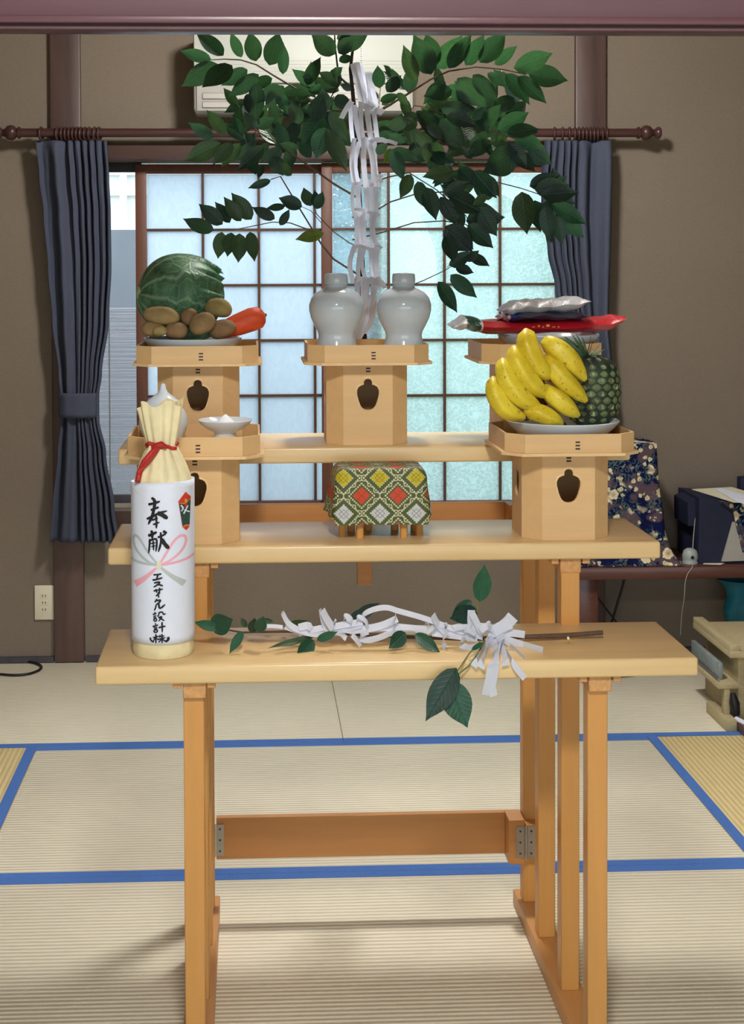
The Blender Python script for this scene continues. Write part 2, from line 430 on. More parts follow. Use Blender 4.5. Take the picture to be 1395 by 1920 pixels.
sash(xr0, cr[-1]+.040, cr, yr, m_glassR, 'brown sash with wavy figured panes')
build(MB().box(-.603, xl0+.02, YW+.098, YW+.120, 1.765, 1.800, .002).box(-.603, xl0+.02, YW+.098, YW+.12, .5485, .585, .002), 'outer_rail', m_base, wn)

# outdoors: neighbour's house, block wall and a reed screen
m_house = M('neighbour_render', C(235, 236, 238), .9, .04, 4)
m_block = M('block_wall', C(168, 176, 190), .9, .06, 5, bump=.3)
m_reed = paper('reed', C(240, 236, 240), .55)
m_ground = M('garden_soil', C(150, 150, 130), .95, .2, 6)
m_hedge = M('hedge_green', C(126, 168, 116), .9, .3, 10)
struct(MB().box(-12, 14, -16, 22, -.9, -.6), 'ground', m_ground)
nh = thing('neighbour_house', (-1.4, 11, -.6), 'pale rendered house seen through the gap beside the sash', 'building')
build(MB().box(-4.2, 1.0, 10.5, 12, -.59, 2.6), 'wall', m_house, nh, smooth=0)
for z in (1.95, 2.1, 2.25):
    build(MB().box(-4.2, -.3, 10.46, 10.4995, z, z+.03), 'siding_board', m_house, nh, smooth=0)
for k in range(7):
    build(MB().box(-3.0+k*.34, -2.95+k*.34, 10.42, 10.4595, 1.7, 2.35), 'batten', m_house, nh, smooth=0)
bw = build(MB().box(-4.5, .45, 6.50, 6.62, -.59, 1.590), 'block_wall', m_block, smooth=0)
tag(bw, 'grey garden wall standing behind the reed screen', 'wall')
rs = thing('reed_screen', (-.72, 5.6, .0), 'pale reed screen hanging outside the gap in the window', 'screen')
rm = MB()
for k in range(105):
    z = .30+k*.0092+random.uniform(-.002, .002)
    rm.tube([(-1.15, 5.6+random.uniform(-.004, .004), z+random.uniform(-.002, .002)), (-.75, 5.6+random.uniform(-.004, .004), z+random.uniform(-.003, .003)), (-.42, 5.6, z+random.uniform(-.002, .002))], random.uniform(.0016, .0026), 5)
tag(build(rm, 'reeds', m_reed, rs), kind='stuff')
for x in (-.92, -.74, -.56): build(MB().tube([(x, 5.595, .28), (x, 5.595, 1.30)], .003, 6), 'binding_cord', m_greyp, rs)
hd = build(MB().grid(lambda u, v: (.9+3.4*u+.15*math.sin(9*v+7*u), 8.0+.5*math.sin(11*u+3*v)-.6*math.cos(PI*(v-.5)), -.59+2.3*v), 40, 30), 'hedge', m_hedge)
tag(hd, 'pale green hedge blurred behind the wavy panes', 'hedge')
sol = hd.modifiers.new('thick', 'SOLIDIFY'); sol.thickness = .3

# ------------------------------------------------------------------ altar
Y1, Y2, Y3 = 2.415, 2.643, 2.859; DEP = .256
Z1, Z2, Z3 = .735, .893, 1.050; TH = .0325
X0, X1 = -.270, .7705
alt = thing('stepped_altar', (.25, 2.8, 0), 'three-tiered stepped altar table of pale golden wood', 'altar')
for y, z in ((Y1, Z1), (Y2, Z2), (Y3, Z3)):
    build(MB().box(X0, X1, y, y+DEP, z-TH, z, .005, 3), 'shelf_board', m_shelf, alt)
LW = .0352; LEG_Y = (2.438, 2.650, 2.865, 3.030)
TOPS = (Z1-TH-.0005, Z2-TH-.0005, Z3-TH-.0005, Z3-TH-.0005)
zt = [Z1-TH, Z2-TH, Z3-TH]
for s, lx in ((-1, -.121), (1, .582)):
    build(MB().box(lx-.010, lx+LW+.010, 2.40, 3.098, .0005, .0355, .004), 'foot_rail', m_foot, alt)
    for k, y in enumerate(LEG_Y):
        top = zt[min(k, 2)]-.028
        build(MB().box(lx, lx+LW, y, y+LW, .0352, top+.002, .0015, 1), 'leg', m_leg, alt)
    for k, (y0, z) in enumerate(((Y1, zt[0]), (Y2, zt[1]), (Y3, zt[2]))):
        build(MB().box(lx-.0005, lx+LW+.004, y0+.012, y0+DEP-.012, z-.028, z-.0002, .0015, 1), 'top_rail', m_cap, alt)
        for a, b in ((-.0175, -.0035), (LW+.0065, LW+.0205)):
            build(MB().box(lx+a, lx+b, y0+.010, y0+DEP-.01, z-.010, z-.0002, .001, 1), 'guide_batten', m_cap, alt)
xa, xb = -.121+LW, .582
for zb, zt_ in ((.136, .226), (.815, .904)):
    build(MB().box(xa+.004, xb-.036, 3.045, 3.063, zb, zt_, .001, 1), 'stretcher', m_rail, alt)
    build(MB().box(xb-.036, xb-.002, 3.0, 3.063, zb-.006, zt_, .001, 1), 'hinge_block', m_rail, alt)
    for hx, side in ((xb, 1), (xa, -1)):
        hy = 2.998 if side == 1 else 3.043
        zc = (zb+zt_)/2-.002; hh = .034
        h = build(MB().tube([(hx, hy-.002, zc-hh-.002), (hx, hy-.002, zc+hh+.002)], .0022, 8), 'hinge', m_steel, alt)
        plates = ((-.021, -.003), (.003, .0205)) if side == 1 else ((.003, .0205),)
        for a, b in plates:
            build(MB().box(hx+a, hx+b, hy-.001, hy+.001, zc-hh, zc+hh), 'hinge_leaf', m_steel, h)
            for dz in (-.024, 0, .024):
                build(MB().lathe([(0, -.0016), (.0022, -.0013), (.0026, .0006)], (hx+(a+b)/2, hy-.0003, zc+dz), 10, 'y'), 'screw', m_screw, h)
        if side == 1: build(MB().box(hx+.001, hx+LW*.9, 2.9995, 3.031, zc-hh-.003, zc+hh+.003, .001, 1), 'hinge_seat', m_leg, alt)
# centre post that carries the evergreen branch, behind the top shelf
pa, pb = at(669, 900, 3.13), at(697, 1095, 3.13)
build(MB().box(pa.x, pb.x, 3.117, 3.145, pb.z, Z3-.004, .002, 1), 'branch_post', m_rail, alt)
build(MB().box(pa.x-.06, pb.x+.06, 3.113, 3.119, Z3-.03, Z3-.006, .001, 1), 'post_bracket', m_rail, alt)

# ------------------------------------------------------------------ offering stands (sanbo)
def octa(hw, hd, c): return [(-hw+c, -hd), (hw-c, -hd), (hw, -hd+c), (hw, hd-c), (hw-c, hd), (-hw+c, hd), (-hw, hd-c), (-hw, -hd+c)]
HOLE = [(0, .0385), (.006, .0365), (.0085, .032), (.0085, .026), (.014, .0245), (.0195, .021), (.0228, .014), (.0226, .006), (.019, -.008), (.0155, -.017), (.0115, -.0225), (.006, -.0255), (0, -.0262)]
HOLE = HOLE+[(-x, z) for x, z in reversed(HOLE[1:-1])]
HOLE = [(x*.98, z*.98) for x, z in HOLE]
def panel_with_hole(x0, x1, z0, z1, hz, th):
    bm = bmesh.new(); ed = []
    for ring in ([(x0, z0), (x1, z0), (x1, z1), (x0, z1)], [(a, hz+b) for a, b in HOLE]):
        vs = [bm.verts.new((a, 0, b)) for a, b in ring]
        ed += [bm.edges.new((vs[i], vs[(i+1) % len(vs)])) for i in range(len(vs))]
    bmesh.ops.triangle_fill(bm, use_beauty=True, use_dissolve=False, edges=ed)
    r_ = bmesh.ops.extrude_face_region(bm, geom=bm.faces[:])
    for q in r_['geom']:
        if isinstance(q, bmesh.types.BMVert): q.co.y += th
    mb = MB(); return mb.frombm(bm)
def sanbo(cx, cy, z, label, rz=0):
    t = thing('offering_stand', (cx, cy, z), label, 'stand', 'wooden offering stands')
    if rz: pass
    o = Vector((cx, cy, z)); hw, c, H, th = .0835, .033, .166, .0045
    def sh(mb, a=0): return mb.xf(Matrix.Translation(o) @ Matrix.Rotation(a, 4, 'Z'))
    body = sh(panel_with_hole(-hw+c, hw-c, 0, H, .098, th).xf(Matrix.Translation((0, -hw, 0))))
    st = build(body, 'front_panel', m_cyp, t, smooth=30)
    for a in (-90, 90):
        build(sh(panel_with_hole(-hw+c, hw-c, 0, H, .098, th).xf(Matrix.Translation((0, -hw, 0))), R(a)), 'side_panel', m_cyp, t, smooth=30)
    build(sh(MB().box(-hw+c, hw-c, hw-th, hw, 0, H)), 'back_panel', m_cyp, t)
    oc, ic = octa(hw, hw, c), octa(hw-th, hw-th, c-th*.4)
    for i in (1, 3, 5, 7):
        j = (i+1) % 8
        build(sh(MB().prism([oc[i], oc[j], ic[j], ic[i]], 0, H)), 'corner_panel', m_cyp, t)
    # ring round the front hole
    rg = MB(); n = len(HOLE); vs = []
    for k, sc in ((0, 1.16), (1, 1.02)):
        vs += [Vector((a*sc, -hw-(.0012 if k else .0002), .098+b*sc)) for a, b in HOLE]
    vs += [Vector((a*1.0, -hw+.002, .098+b*1.0)) for a, b in HOLE]
    rg.add(vs, [(i, (i+1) % n, n+(i+1) % n, n+i) for i in range(n)]+[(n+i, n+(i+1) % n, 2*n+(i+1) % n, 2*n+i) for i in range(n)])
    build(sh(rg), 'hole_rim', m_cypz, st)
    # tray
    build(sh(MB().prism(octa(.1305, .1305, .034), H, H+.0055)), 'tray_base', m_cypz, t)
    tw, tc, z0, z1 = .1235, .033, H+.0054, H+.0405
    a, b = octa(tw, tw, tc), octa(tw-.0042, tw-.0042, tc-.0017)
    m = MB(); vs = []
    for poly, zz in ((a, z0), (a, z1), (b, z1), (b, z0)): vs += [Vector((p[0], p[1], zz)) for p in poly]
    m.add(vs, [(k*8+i, k*8+(i+1) % 8, ((k+1) % 4)*8+(i+1) % 8, ((k+1) % 4)*8+i) for k in range(4) for i in range(8)])
    tr = build(sh(m), 'tray_wall', m_cyp, t, smooth=30)
    build(sh(MB().prism(octa(.1175, .1175, .031), H+.0054, H+.007)), 'tray_floor', m_cyp, t)
    for k in range(3): build(sh(MB().box(.004, .0125, -tw-.0008, -tw+.001, H+.012+k*.0062, H+.0145+k*.0062)), 'stitch', m_stitch, tr)
    for k in range(2): build(sh(MB().box(-.004, .005, -hw-.0008, -hw+.001, H-.0165+k*.006, H-.0135+k*.006)), 'stitch', m_stitch, st)
    return t
YT = Y3+.026+.0835; YM = Y2+.022+.0835
def cxat(px, py, Y): return at(px, py, Y).x
XC = cxat(690, 760, YT-.083); XLT = cxat(371, 760, YT-.083); XRT = cxat(1014, 760, YT-.083)
XLM = cxat(365, 930, YM-.083); XRM = cxat(1066, 930, YM-.083)
sanbo(XLT, YT, Z3+.0003, 'pale wooden offering stand under the cabbage and potatoes')
sanbo(XC, YT, Z3+.0003, 'pale wooden offering stand under the two lidded white flasks')
sanbo(XRT, YT, Z3+.0003, 'pale wooden offering stand under the stacked food packets')
sanbo(XLM, YM, Z2+.0003, 'pale wooden offering stand under the water jar and salt dish')
sanbo(XRM, YM, Z2+.0003, 'pale wooden offering stand under the bananas and pineapple')
ZTT = Z3+.166+.0074; ZTM = Z2+.166+.0074       # tray floors

# ------------------------------------------------------------------ porcelain
PL = [(0, .004), (.045, .004), (.047, 0), (.052, 0), (.054, .004), (.075, .012), (.092, .024), (.0995, .031), (.1005, .0325), (.0985, .0335), (.088, .027), (.07, .015), (.05, .008), (0, .007)]
def plate(x, y, z, k, label, kz=1.0):
    o = build(MB().lathe([(a*k, b*kz) for a, b in PL], (x, y, z), 56), 'plate', m_porc)
    return tag(o, label, 'plate', 'white porcelain plates')
XPL = cxat(361, 640, YT); XPR = cxat(1028, 640, YT); XPM = cxat(1054, 800, YM)
plate(XPL, YT, ZTT, 1.03, 'white porcelain plate heaped with cabbage, potatoes and carrot', 1.35)
plate(XPR, YT, ZTT, 1.06, 'white porcelain plate under the stacked food packets', 1.45)
plate(XPM, YM, ZTM, 1.10, 'white porcelain plate under the bananas and pineapple', 1.45)
def flask(px, label):
    x = cxat(px, 600, YT-.02); y = YT-.02
    t = thing('sake_flask', (x, y, ZTT), label, 'flask', 'white sake flasks')
    pr = [(0, 0), (.0455, 0), (.047, .004), (.0445, .018), (.0395, .036), (.0375, .048), (.039, .056), (.046, .069), (.0535, .085), (.0572, .101), (.0572, .112), (.053, .126), (.044, .137), (.032, .144), (.024, .147), (.0225, .150), (.0225, .154), (.02, .155), (0, .155)]
    build(MB().lathe(pr, (x, y, ZTT+.0004), 64), 'body', m_porc, t, smooth=60)
    build(MB().lathe([(0, .1545), (.0225, .1545), (.0238, .156), (.0242, .160), (.0238, .173), (.0225, .1765), (.012, .178), (0, .1783)], (x, y, ZTT+.0004), 48), 'lid', m_porc, t, smooth=50)
flask(631, 'lidded white porcelain sake flask nearer the cabbage')
flask(757, 'lidded white porcelain sake flask nearer the food packets')
# water jar with pointed lid, and footed salt dish
xj = cxat(306, 790, YM+.01); yj = YM+.01
wj = thing('water_jar', (xj, yj, ZTM), 'round white porcelain water jar with a pointed lid', 'jar')
build(MB().lathe([(0, 0), (.027, 0), (.028, .003), (.034, .012), (.044, .03), (.0475, .045), (.046, .06), (.041, .072), (.037, .078), (0, .078)], (xj, yj, ZTM+.0004), 56), 'body', m_porc, wj, smooth=60)
build(MB().lathe([(.039, .077), (.0385, .081), (.031, .089), (.019, .0985), (.0095, .106), (.0062, .113), (.0052, .119), (.003, .1225), (0, .1232)], (xj, yj, ZTM+.0004), 48), 'lid', m_porc, wj, smooth=60)
xs, ys = cxat(422, 800, YM-.02), YM-.02
sd = thing('salt_dish', (xs, ys, ZTM), 'white footed porcelain dish beside the water jar', 'dish')
build(MB().lathe([(0, 0), (.0255, 0), (.0265, .003), (.0235, .018), (.020, .027), (.022, .031), (.034, .037), (.046, .046), (.0515, .0525), (.0525, .0545), (.0512, .0555), (.043, .049), (.025, .041), (0, .039)], (xs, ys, ZTM+.0004), 56), 'dish', m_porc, sd, smooth=60)
tag(build(MB().lathe([(.0235, .043), (.021, .0465), (.012, .056), (.005, .0625), (.0015, .065), (0, .0653)], (xs+.001, ys, ZTM+.0004), 24), 'salt_mound', m_salt, origin=(xs, ys, ZTM+.04)), 'small cone of white salt heaped on the footed dish', 'salt')

# ------------------------------------------------------------------ vegetables
def cabbage_mat():
    t = NT('cabbage_leaf'); c = t.n('ShaderNodeTexCoord'); sp = t.n('ShaderNodeSeparateXYZ'); t.l(c.outputs['UV'], sp.inputs[0])
    nz = t.noise(t.coord('UV', (2, 3, 1)), 3, 2)
    v = sp.outputs[1]; u = t.ma('MULTIPLY_ADD', t.ma('SUBTRACT', nz, .5), t.ma('MULTIPLY', v, .12), sp.outputs[0])
    def veins(k, off, w0, w1):
        fr = t.ma('ABSOLUTE', t.ma('SUBTRACT', t.ma('FRACT', t.ma('MULTIPLY_ADD', u, k, off)), .5))
        lim = t.ma('MULTIPLY_ADD', t.ma('SUBTRACT', 1, v), w0, w1)
        q = t.n('ShaderNodeMapRange'); t.l(fr, q.inputs[0]); q.inputs[1].default_value = 0; t.l(lim, q.inputs[2]); q.inputs[3].default_value = 1; q.inputs[4].default_value = 0
        return q.outputs[0]
    v1 = t.ma('MULTIPLY', veins(13, .1, .22, .02), t.rng(v, .55, .95, 1, .25))
    v3 = t.ma('MULTIPLY', veins(26, .3, .1, .04), t.rng(v, .25, .5, 0, .5))
    vo = t.n('ShaderNodeTexVoronoi', feature='DISTANCE_TO_EDGE'); t.l(t.coord('UV', (15, 8, 1), (0, 0, .5)), vo.inputs['Vector']); vo.inputs['Scale'].default_value = 1
    v2 = t.ma('MULTIPLY', t.rng(vo.outputs['Distance'], 0, .07, 1, 0), .28)
    ve = t.ma('MAXIMUM', t.ma('MAXIMUM', v1, v2), v3)
    base = t.mix(t.rng(t.noise(t.coord('UV', (3, 3, 1)), 3, 4), .3, .7), C(44, 90, 62), C(96, 140, 100))
    t.l(t.mix(t.ma('MULTIPLY', ve, .7), base, C(158, 190, 156)), t.b.inputs['Base Color'])
    t.bump(ve, .6, .004); t.rough(.5, .35); return t.m
m_cab = cabbage_mat()
cc = at(340, 556, YT+.048); RC = .094
cab = thing('cabbage', (cc.x, cc.y, cc.z-.09), 'large green cabbage with pale veins and a ruffled outer leaf', 'cabbage')
ax = Vector((-1, -.25, .1)).normalized(); e1 = ax.cross(Vector((0, 0, 1))).normalized(); e2 = ax.cross(e1)
def cabf(k, v0, v1, ruf):
    def fn(u, v):
        th = 2*PI*u; ph = (v0+(v1-v0)*v)*PI
        ridge = abs(math.sin(13*PI*(u*(.75 if ruf else 1)+(.13 if ruf else 0))+.3))**6
        r_ = RC*k*(1+.012*math.sin(5*th+2*ph)+.025*math.sin(3*ph+th)+.022*ridge*math.sin(ph)*(1-.6*v))
        w = ruf*max(0, v-.62)/.38
        r_ *= 1+w*(.055*math.sin(17*th+3*v)+.045*math.sin(29*th+1)+.03*math.sin(7*th)+.06)
        ph2 = ph+w*.10*(math.sin(9*th+2)+.6*math.sin(23*th))
        d = ax*math.cos(ph2)+(e1*math.cos(th)+e2*math.sin(th))*math.sin(ph2)
        p = d*r_; return cc+Vector((p.x*.96, p.y, p.z*.93))
    return fn
build(MB().grid(cabf(1, 0.004, .996, 0), 64, 40, lambda u, v: (u, v)), 'head', m_cab, cab, smooth=180)
build(MB().grid(cabf(1.025, .004, .78, 1), 110, 40, lambda u, v: (u*.75+.13, v)), 'outer_leaf', m_cab, cab, smooth=180)
build(MB().lathe([(0, -.006), (.013, -.006), (.014, .002), (.0, .004)], (0, 0, 0), 14).xf(Matrix.Translation(cc+ax*RC*.985) @ ax.to_track_quat('Z', 'Y').to_matrix().to_4x4()), 'stalk_end', M('cabbage_stalk', C(176, 186, 140), .6), cab)

m_pot = M('potato_skin', C(146, 122, 82), .75, .22, 30, bump=.25, spec=.2, rand=.14)
def blob(a, b, wid, seed, bend=0.0, n=(22, 16), squash=1.0):
    a, b = Vector(a), Vector(b); d = b-a; L = d.length; d.normalize()
    s_ = d.cross(Vector((0, 1, 0))).normalized(); w = s_.cross(d)
    rr = random.Random(seed); ph = [rr.uniform(0, 6.28) for _ in range(6)]
    mb = MB()
    def fn(u, v):
        th = 2*PI*u; t_ = -math.cos(PI*v)
        r_ = wid*math.sqrt(max(0, 1-abs(t_)**2.5))*(1+.05*math.sin(2*th+ph[0]+2*t_)+.04*math.sin(3*th+ph[1]-3*t_)+.05*t_*math.sin(ph[2]))
        c0 = (a+b)/2+d*t_*L/2+s_*bend*(1-t_*t_)
        return c0+s_*math.cos(th)*r_+w*math.sin(th)*r_*squash
    mb.grid(fn, n[0], n[1], closed=True); return mb
POT = [((268, 588), (337, 598), .0178, -.075, 'long pale potato lying across the top of the heap'),
       ((265, 617), (310, 620), .0165, -.070, 'grey-brown potato at the heap end nearest the curtain'),
       ((286, 623), (314, 621), .0110, -.088, 'smallest potato, lying in front of the grey-brown one'),
       ((309, 622), (352, 620), .0178, -.078, 'round dark potato with eyes at the front of the plate'),
       ((345, 608), (365, 580), .0150, -.060, 'narrow upright potato wedged beneath the cabbage'),
       ((358, 622), (402, 594), .0205, -.085, 'large oval potato leaning at the front of the heap'),
       ((384, 574), (435, 584), .0195, -.035, 'knobbly potato perched on top beside the carrot'),
       ((392, 624), (443, 612), .0190, -.062, 'greenish-brown potato resting against the carrot')]
for k, (a, b, w_, dy, lab) in enumerate(POT):
    pa_ = at(a[0], a[1], YT+dy); pb_ = at(b[0], b[1], YT+dy)
    tag(build(blob(pa_, pb_, w_, k+3, .002), 'potato', m_pot, smooth=180), lab, 'potato', 'potatoes heaped on the plate')
m_carrot = M('carrot_skin', C(226, 84, 44), .5, .14, 16, (1, 6, 6), .4, .4)
ca = [at(404, 624, YT-.040), at(424, 617, YT-.030), at(446, 609, YT-.022), at(472, 599, YT-.014), at(487, 594.5, YT-.014), at(494, 592, YT-.014), at(497.5, 591, YT-.014)]
crr = thing('carrot', ca[3], 'bright orange carrot sticking out beside the potatoes', 'carrot')
cm = MB().tube(ca, [.014, .019, .0228, .0248, .0225, .015, .004], 28)
build(cm, 'root', m_carrot, crr, smooth=180)
build(MB().tube([ca[-1]-Vector((.002, 0, 0)), ca[-1]+Vector((.003, 0, .001))], [.004, .003], 10), 'crown_stub', m_twigg, crr)

# ------------------------------------------------------------------ bananas and pineapple
def ban_mat():
    t = NT('banana_peel'); v = t.coord('Object', (1, 1, 1))
    sp_ = t.rng(t.noise(v, 230, 3, .6), .62, .68); sp2 = t.rng(t.noise(v, 70, 3, .6), .64, .70)
    base = t.mix(t.rng(t.noise(v, 20, 3), .3, .7), C(196, 168, 30), C(224, 202, 58))
    t.l(t.mix(t.ma('MULTIPLY', t.ma('MAXIMUM', sp_, sp2), .75), base, C(96, 70, 22)), t.b.inputs['Base Color']); t.rough(.42, .4); return t.m
m_ban = ban_mat(); m_bant = M('banana_tip', C(52, 42, 28), .8, .3, 60)
def c5(x, y, Y): return at(820+x/3.4875, 520+y/3.4875, Y)
bn = thing('banana_bunch', at(1010, 797, YM-.02), 'bunch of ripe yellow bananas leaning on the pineapple', 'bananas')
BAN = [([(585, 372), (590, 440), (625, 530), (680, 605), (735, 655)], .0182, -.050),
       ([(505, 478), (525, 560), (575, 645), (640, 715), (712, 778)], .0170, -.058),
       ([(430, 560), (450, 650), (505, 740), (580, 805), (668, 848)], .0170, -.062),
       ([(368, 678), (380, 760), (420, 835), (480, 885), (568, 918)], .0158, -.060),
       ([(715, 430), (775, 460), (845, 520), (905, 590), (962, 668)], .0182, -.030),
       ([(715, 540), (760, 600), (820, 670), (890, 735), (972, 806)], .0168, -.040),
       ([(715, 735), (760, 780), (810, 820), (860, 860), (922, 902)], .0160, -.052),
       ([(605, 885), (640, 880), (690, 895), (750, 925), (815, 958)], .0150, -.060)]
for pts, w_, dy in BAN:
    P_ = []
    for i in range(13):
        t_ = i/12*(len(pts)-1); k = min(int(t_), len(pts)-2); f_ = t_-k
        p0 = pts[max(k-1, 0)]; p1 = pts[k]; p2 = pts[k+1]; p3 = pts[min(k+2, len(pts)-1)]
        q = [.5*(2*p1[j]+(p2[j]-p0[j])*f_+(2*p0[j]-5*p1[j]+4*p2[j]-p3[j])*f_*f_+(3*p1[j]-p0[j]-3*p2[j]+p3[j])*f_**3) for j in (0, 1)]
        P_.append(c5(q[0], q[1], YM+dy-.014-.012*math.sin(PI*i/12)+.016*max(0, 1-i/3)**2))
    prof = [.62, .84, .95, 1, 1.02, 1.02, 1.02, 1, .97, .90, .76, .52, .30]
    tb = MB().tube(P_, [1]*13, 20)
    for i in range(13):                              # five blunt ridges along the peel
        for k in range(20):
            q = tb.v[i*20+k]; a_ = 2*PI*k/20
            tb.v[i*20+k] = P_[i]+(q-P_[i])*w_*1.10*prof[i]*(1+.075*math.cos(5*a_+.6))
    b_ = build(tb, 'banana', m_ban, bn, smooth=60)
    e = P_[-1]; d = (P_[-1]-P_[-2]).normalized()
    build(MB().tube([e-d*.003, e+d*.002, e+d*.007, e+d*.010], [.0050, .0058, .0050, .0036], 10), 'tip', m_bant, b_)
st_ = [c5(600, 380, YM-.045), c5(560, 400, YM-.01), c5(540, 480, YM+.02)]
build(MB().tube(st_, [.008, .011, .009], 10), 'stem', m_ban, bn)

pc = at(1112, 735, YM+.040); PRX, PRZ = .0525, .073
pn = thing('pineapple', (pc.x, pc.y, pc.z-PRZ), 'dark green pineapple standing behind the bananas', 'pineapple')
m_pine = M('pineapple_skin', C(34, 46, 34), .6, .3, 60, bump=.4)
m_eye = M('pineapple_eye', C(92, 106, 66), .55, .75, 150, bump=.4, rand=.4)
m_bract = M('pineapple_bract', C(146, 152, 112), .6, .5, 160, rand=.4)
def pin_r(t_): return PRX*(1-abs(t_)**3.2)**.5*1.0
build(MB().grid(lambda u, v: pc+Vector((pin_r(-math.cos(PI*v)*.97)*math.cos(2*PI*u), pin_r(-math.cos(PI*v)*.97)*math.sin(2*PI*u), -math.cos(PI*v)*PRZ)), 32, 20, closed=True), 'body', m_pine, pn, smooth=180)
eye = MB().grid(lambda u, v: (math.cos(2*PI*u)*(1-v)*(1+.12*math.cos(12*PI*u)), math.sin(2*PI*u)*(1-v)*1.0, .42*v**.6), 8, 3, closed=True)
def shared(mb, name, mat):
    me = bpy.data.meshes.new(name); me.from_pydata([tuple(p) for p in mb.v], [], mb.f); me.update(); me.shade_smooth(); me.materials.append(mat); return me
eye_me = shared(eye, 'eye', m_eye)
br_me = shared(MB().grid(lambda u, v: ((u-.5)*.85*(1-v*.8)+.1*math.sin(5*v), -.45+v*1.05, .34+.22*math.sin(2.6*v)), 2, 3), 'bract', m_bract)
rows = 11
for j in range(rows):
    t_ = -.88+1.76*j/(rows-1); n_ = max(8, int(round(15*(pin_r(t_)/PRX))))
    for i in range(n_):
        a = 2*PI*(i+.5*(j % 2))/n_
        if math.sin(a) > .45: continue
        rr = pin_r(t_); dr = -(abs(t_)**2.2)*(1 if t_ > 0 else -1)*1.2
        nrm = Vector((math.cos(a), math.sin(a), -dr*.8)).normalized()
        up = Vector((0, 0, 1)); xx = up.cross(nrm).normalized(); yy = nrm.cross(xx)
        s_ = .0088*(.75+.25*rr/PRX)
        mt = Matrix((xx*s_, yy*s_*.92, nrm*s_)).transposed().to_4x4()
        mt.translation = pc+Vector((rr*math.cos(a), rr*math.sin(a), t_*PRZ))-nrm*.0012
        place('eye', eye_me, pn, mt)
        mb_ = mt @ Matrix.Rotation(random.uniform(-.7, .7), 4, 'Z') @ Matrix.Scale(random.uniform(.6, 1.1), 4); place('bract', br_me, pn, mb_)
m_crown = M('pineapple_crown', C(76, 100, 72), .6, .25, 40, rand=.25)
cr_me = shared(MB().grid(lambda u, v: ((u-.5)*.22*(1-v**1.6)+.0, (u-.5)**2*.15*(1-v)+.22*v*v, v), 4, 8), 'crown_leaf', m_crown)
for k in range(34):
    a = k*2.4; tl = .35+1.45*(k/34); L = .062-.012*k/34+random.uniform(-.006, .006)
    up = Vector((-.75, -.1, .65)).normalized(); si = Vector((math.cos(a), math.sin(a), 0))
    dz = (up*math.sin(1.57-tl*.85)+si*math.cos(1.57-tl*.85)).normalized()
    xx = dz.cross(si+Vector((.01, .02, 0))).normalized(); yy = dz.cross(xx)
    mt = Matrix((xx*L, yy*L, dz*L)).transposed().to_4x4(); mt.translation = pc+Vector((-.014, 0, PRZ*.93))
    place('crown_leaf', cr_me, pn, mt)

# ------------------------------------------------------------------ food packets
def pmat(name, stops, rough=.25, metal=0, axis=0, bumpk=.25):
    t = NT(name); c = t.n('ShaderNodeTexCoord'); sp_ = t.n('ShaderNodeSeparateXYZ'); t.l(c.outputs['UV'], sp_.inputs[0])
    q = t.n('ShaderNodeValToRGB'); q.color_ramp.interpolation = 'CONSTANT'; t.l(sp_.outputs[axis], q.inputs[0]); e = q.color_ramp.elements
    while len(e) < len(stops): e.new(.5)
    for k, (p, col) in enumerate(stops): e[k].position = p; e[k].color = col
    h = t.noise(t.coord('UV', (6, 3, 1)), 5, 4, .6, 1)
    t.l(q.outputs[0], t.b.inputs['Base Color']); t.rough(rough, .6); t.b.inputs['Metallic'].default_value = metal
    t.bump(h, bumpk, .006); return t.m
m_pk1 = pmat('red_green_packet', [(0, C(205, 205, 208)), (.155, C(22, 74, 62)), (.275, C(225, 225, 230)), (.29, C(196, 26, 44)), (.88, C(214, 60, 72)), (.905, C(200, 24, 40))])
m_pk2 = pmat('navy_packet', [(0, C(170, 40, 50)), (.06, C(215, 215, 225)), (.11, C(34, 58, 128)), (.26, C(70, 74, 96)), (.9, C(92, 94, 112))], .3)
m_pk3 = pmat('silver_packet', [(0, C(214, 214, 220)), (.3, C(200, 198, 200)), (.62, C(228, 228, 232))], .25, .1)
def packet(name, path, wid, thick, mat, label, cat='packet', twist=0.0, seed=0, wrk=1.0):
    """pillow pack: centre line in x-z at depth, width along y"""
    P_ = [Vector(p) for p in path]; n_ = len(P_)-1; rr = random.Random(seed); ph = [rr.uniform(0, 6) for _ in range(5)]
    def cen(u):
        t_ = u*n_; k = min(int(t_), n_-1); return P_[k].lerp(P_[k+1], t_-k)
    def sect(sgn):
        def fn(u, v):
            c_ = cen(u); y = (v-.5)*wid
            th = thick*min(1, min(u, 1-u)*7)**.6*max(0, 1-abs(2*v-1)**2.6)**.5
            wr = (.0016*math.sin(17*u+9*v+ph[0])+.0010*math.sin(31*u-13*v+ph[1]))*wrk
            return c_+Vector((.004*math.sin(9*v+ph[2])*(1 if u < .02 or u > .98 else 0), y, sgn*th+wr+twist*(v-.5)*(u-.5)))
        return fn
    mb = MB(); mb.grid(sect(1), 44, 14, lambda u, v: (u, v)); mb.grid(sect(-1), 44, 14, lambda u, v: (u, v))
    return tag(build(mb, name, mat, smooth=180), label, cat, 'food packets on the plate')
Yp = YT-.01
packet('red_food_packet', [at(846, 612, Yp), at(868, 603, Yp), at(905, 612, Yp), at(990, 612, Yp), at(1080, 611, Yp), at(1130, 606, Yp), at(1161, 594, Yp)], .15, .0135, m_pk1, 'long red and green glossy food packet at the bottom of the stack', seed=1)
packet('navy_food_packet', [at(936, 598, Yp), at(960, 592, Yp), at(1010, 591, Yp), at(1060, 593, Yp), at(1092, 590, Yp)], .14, .0085, m_pk2, 'dark blue food packet in the middle of the stack', seed=2)
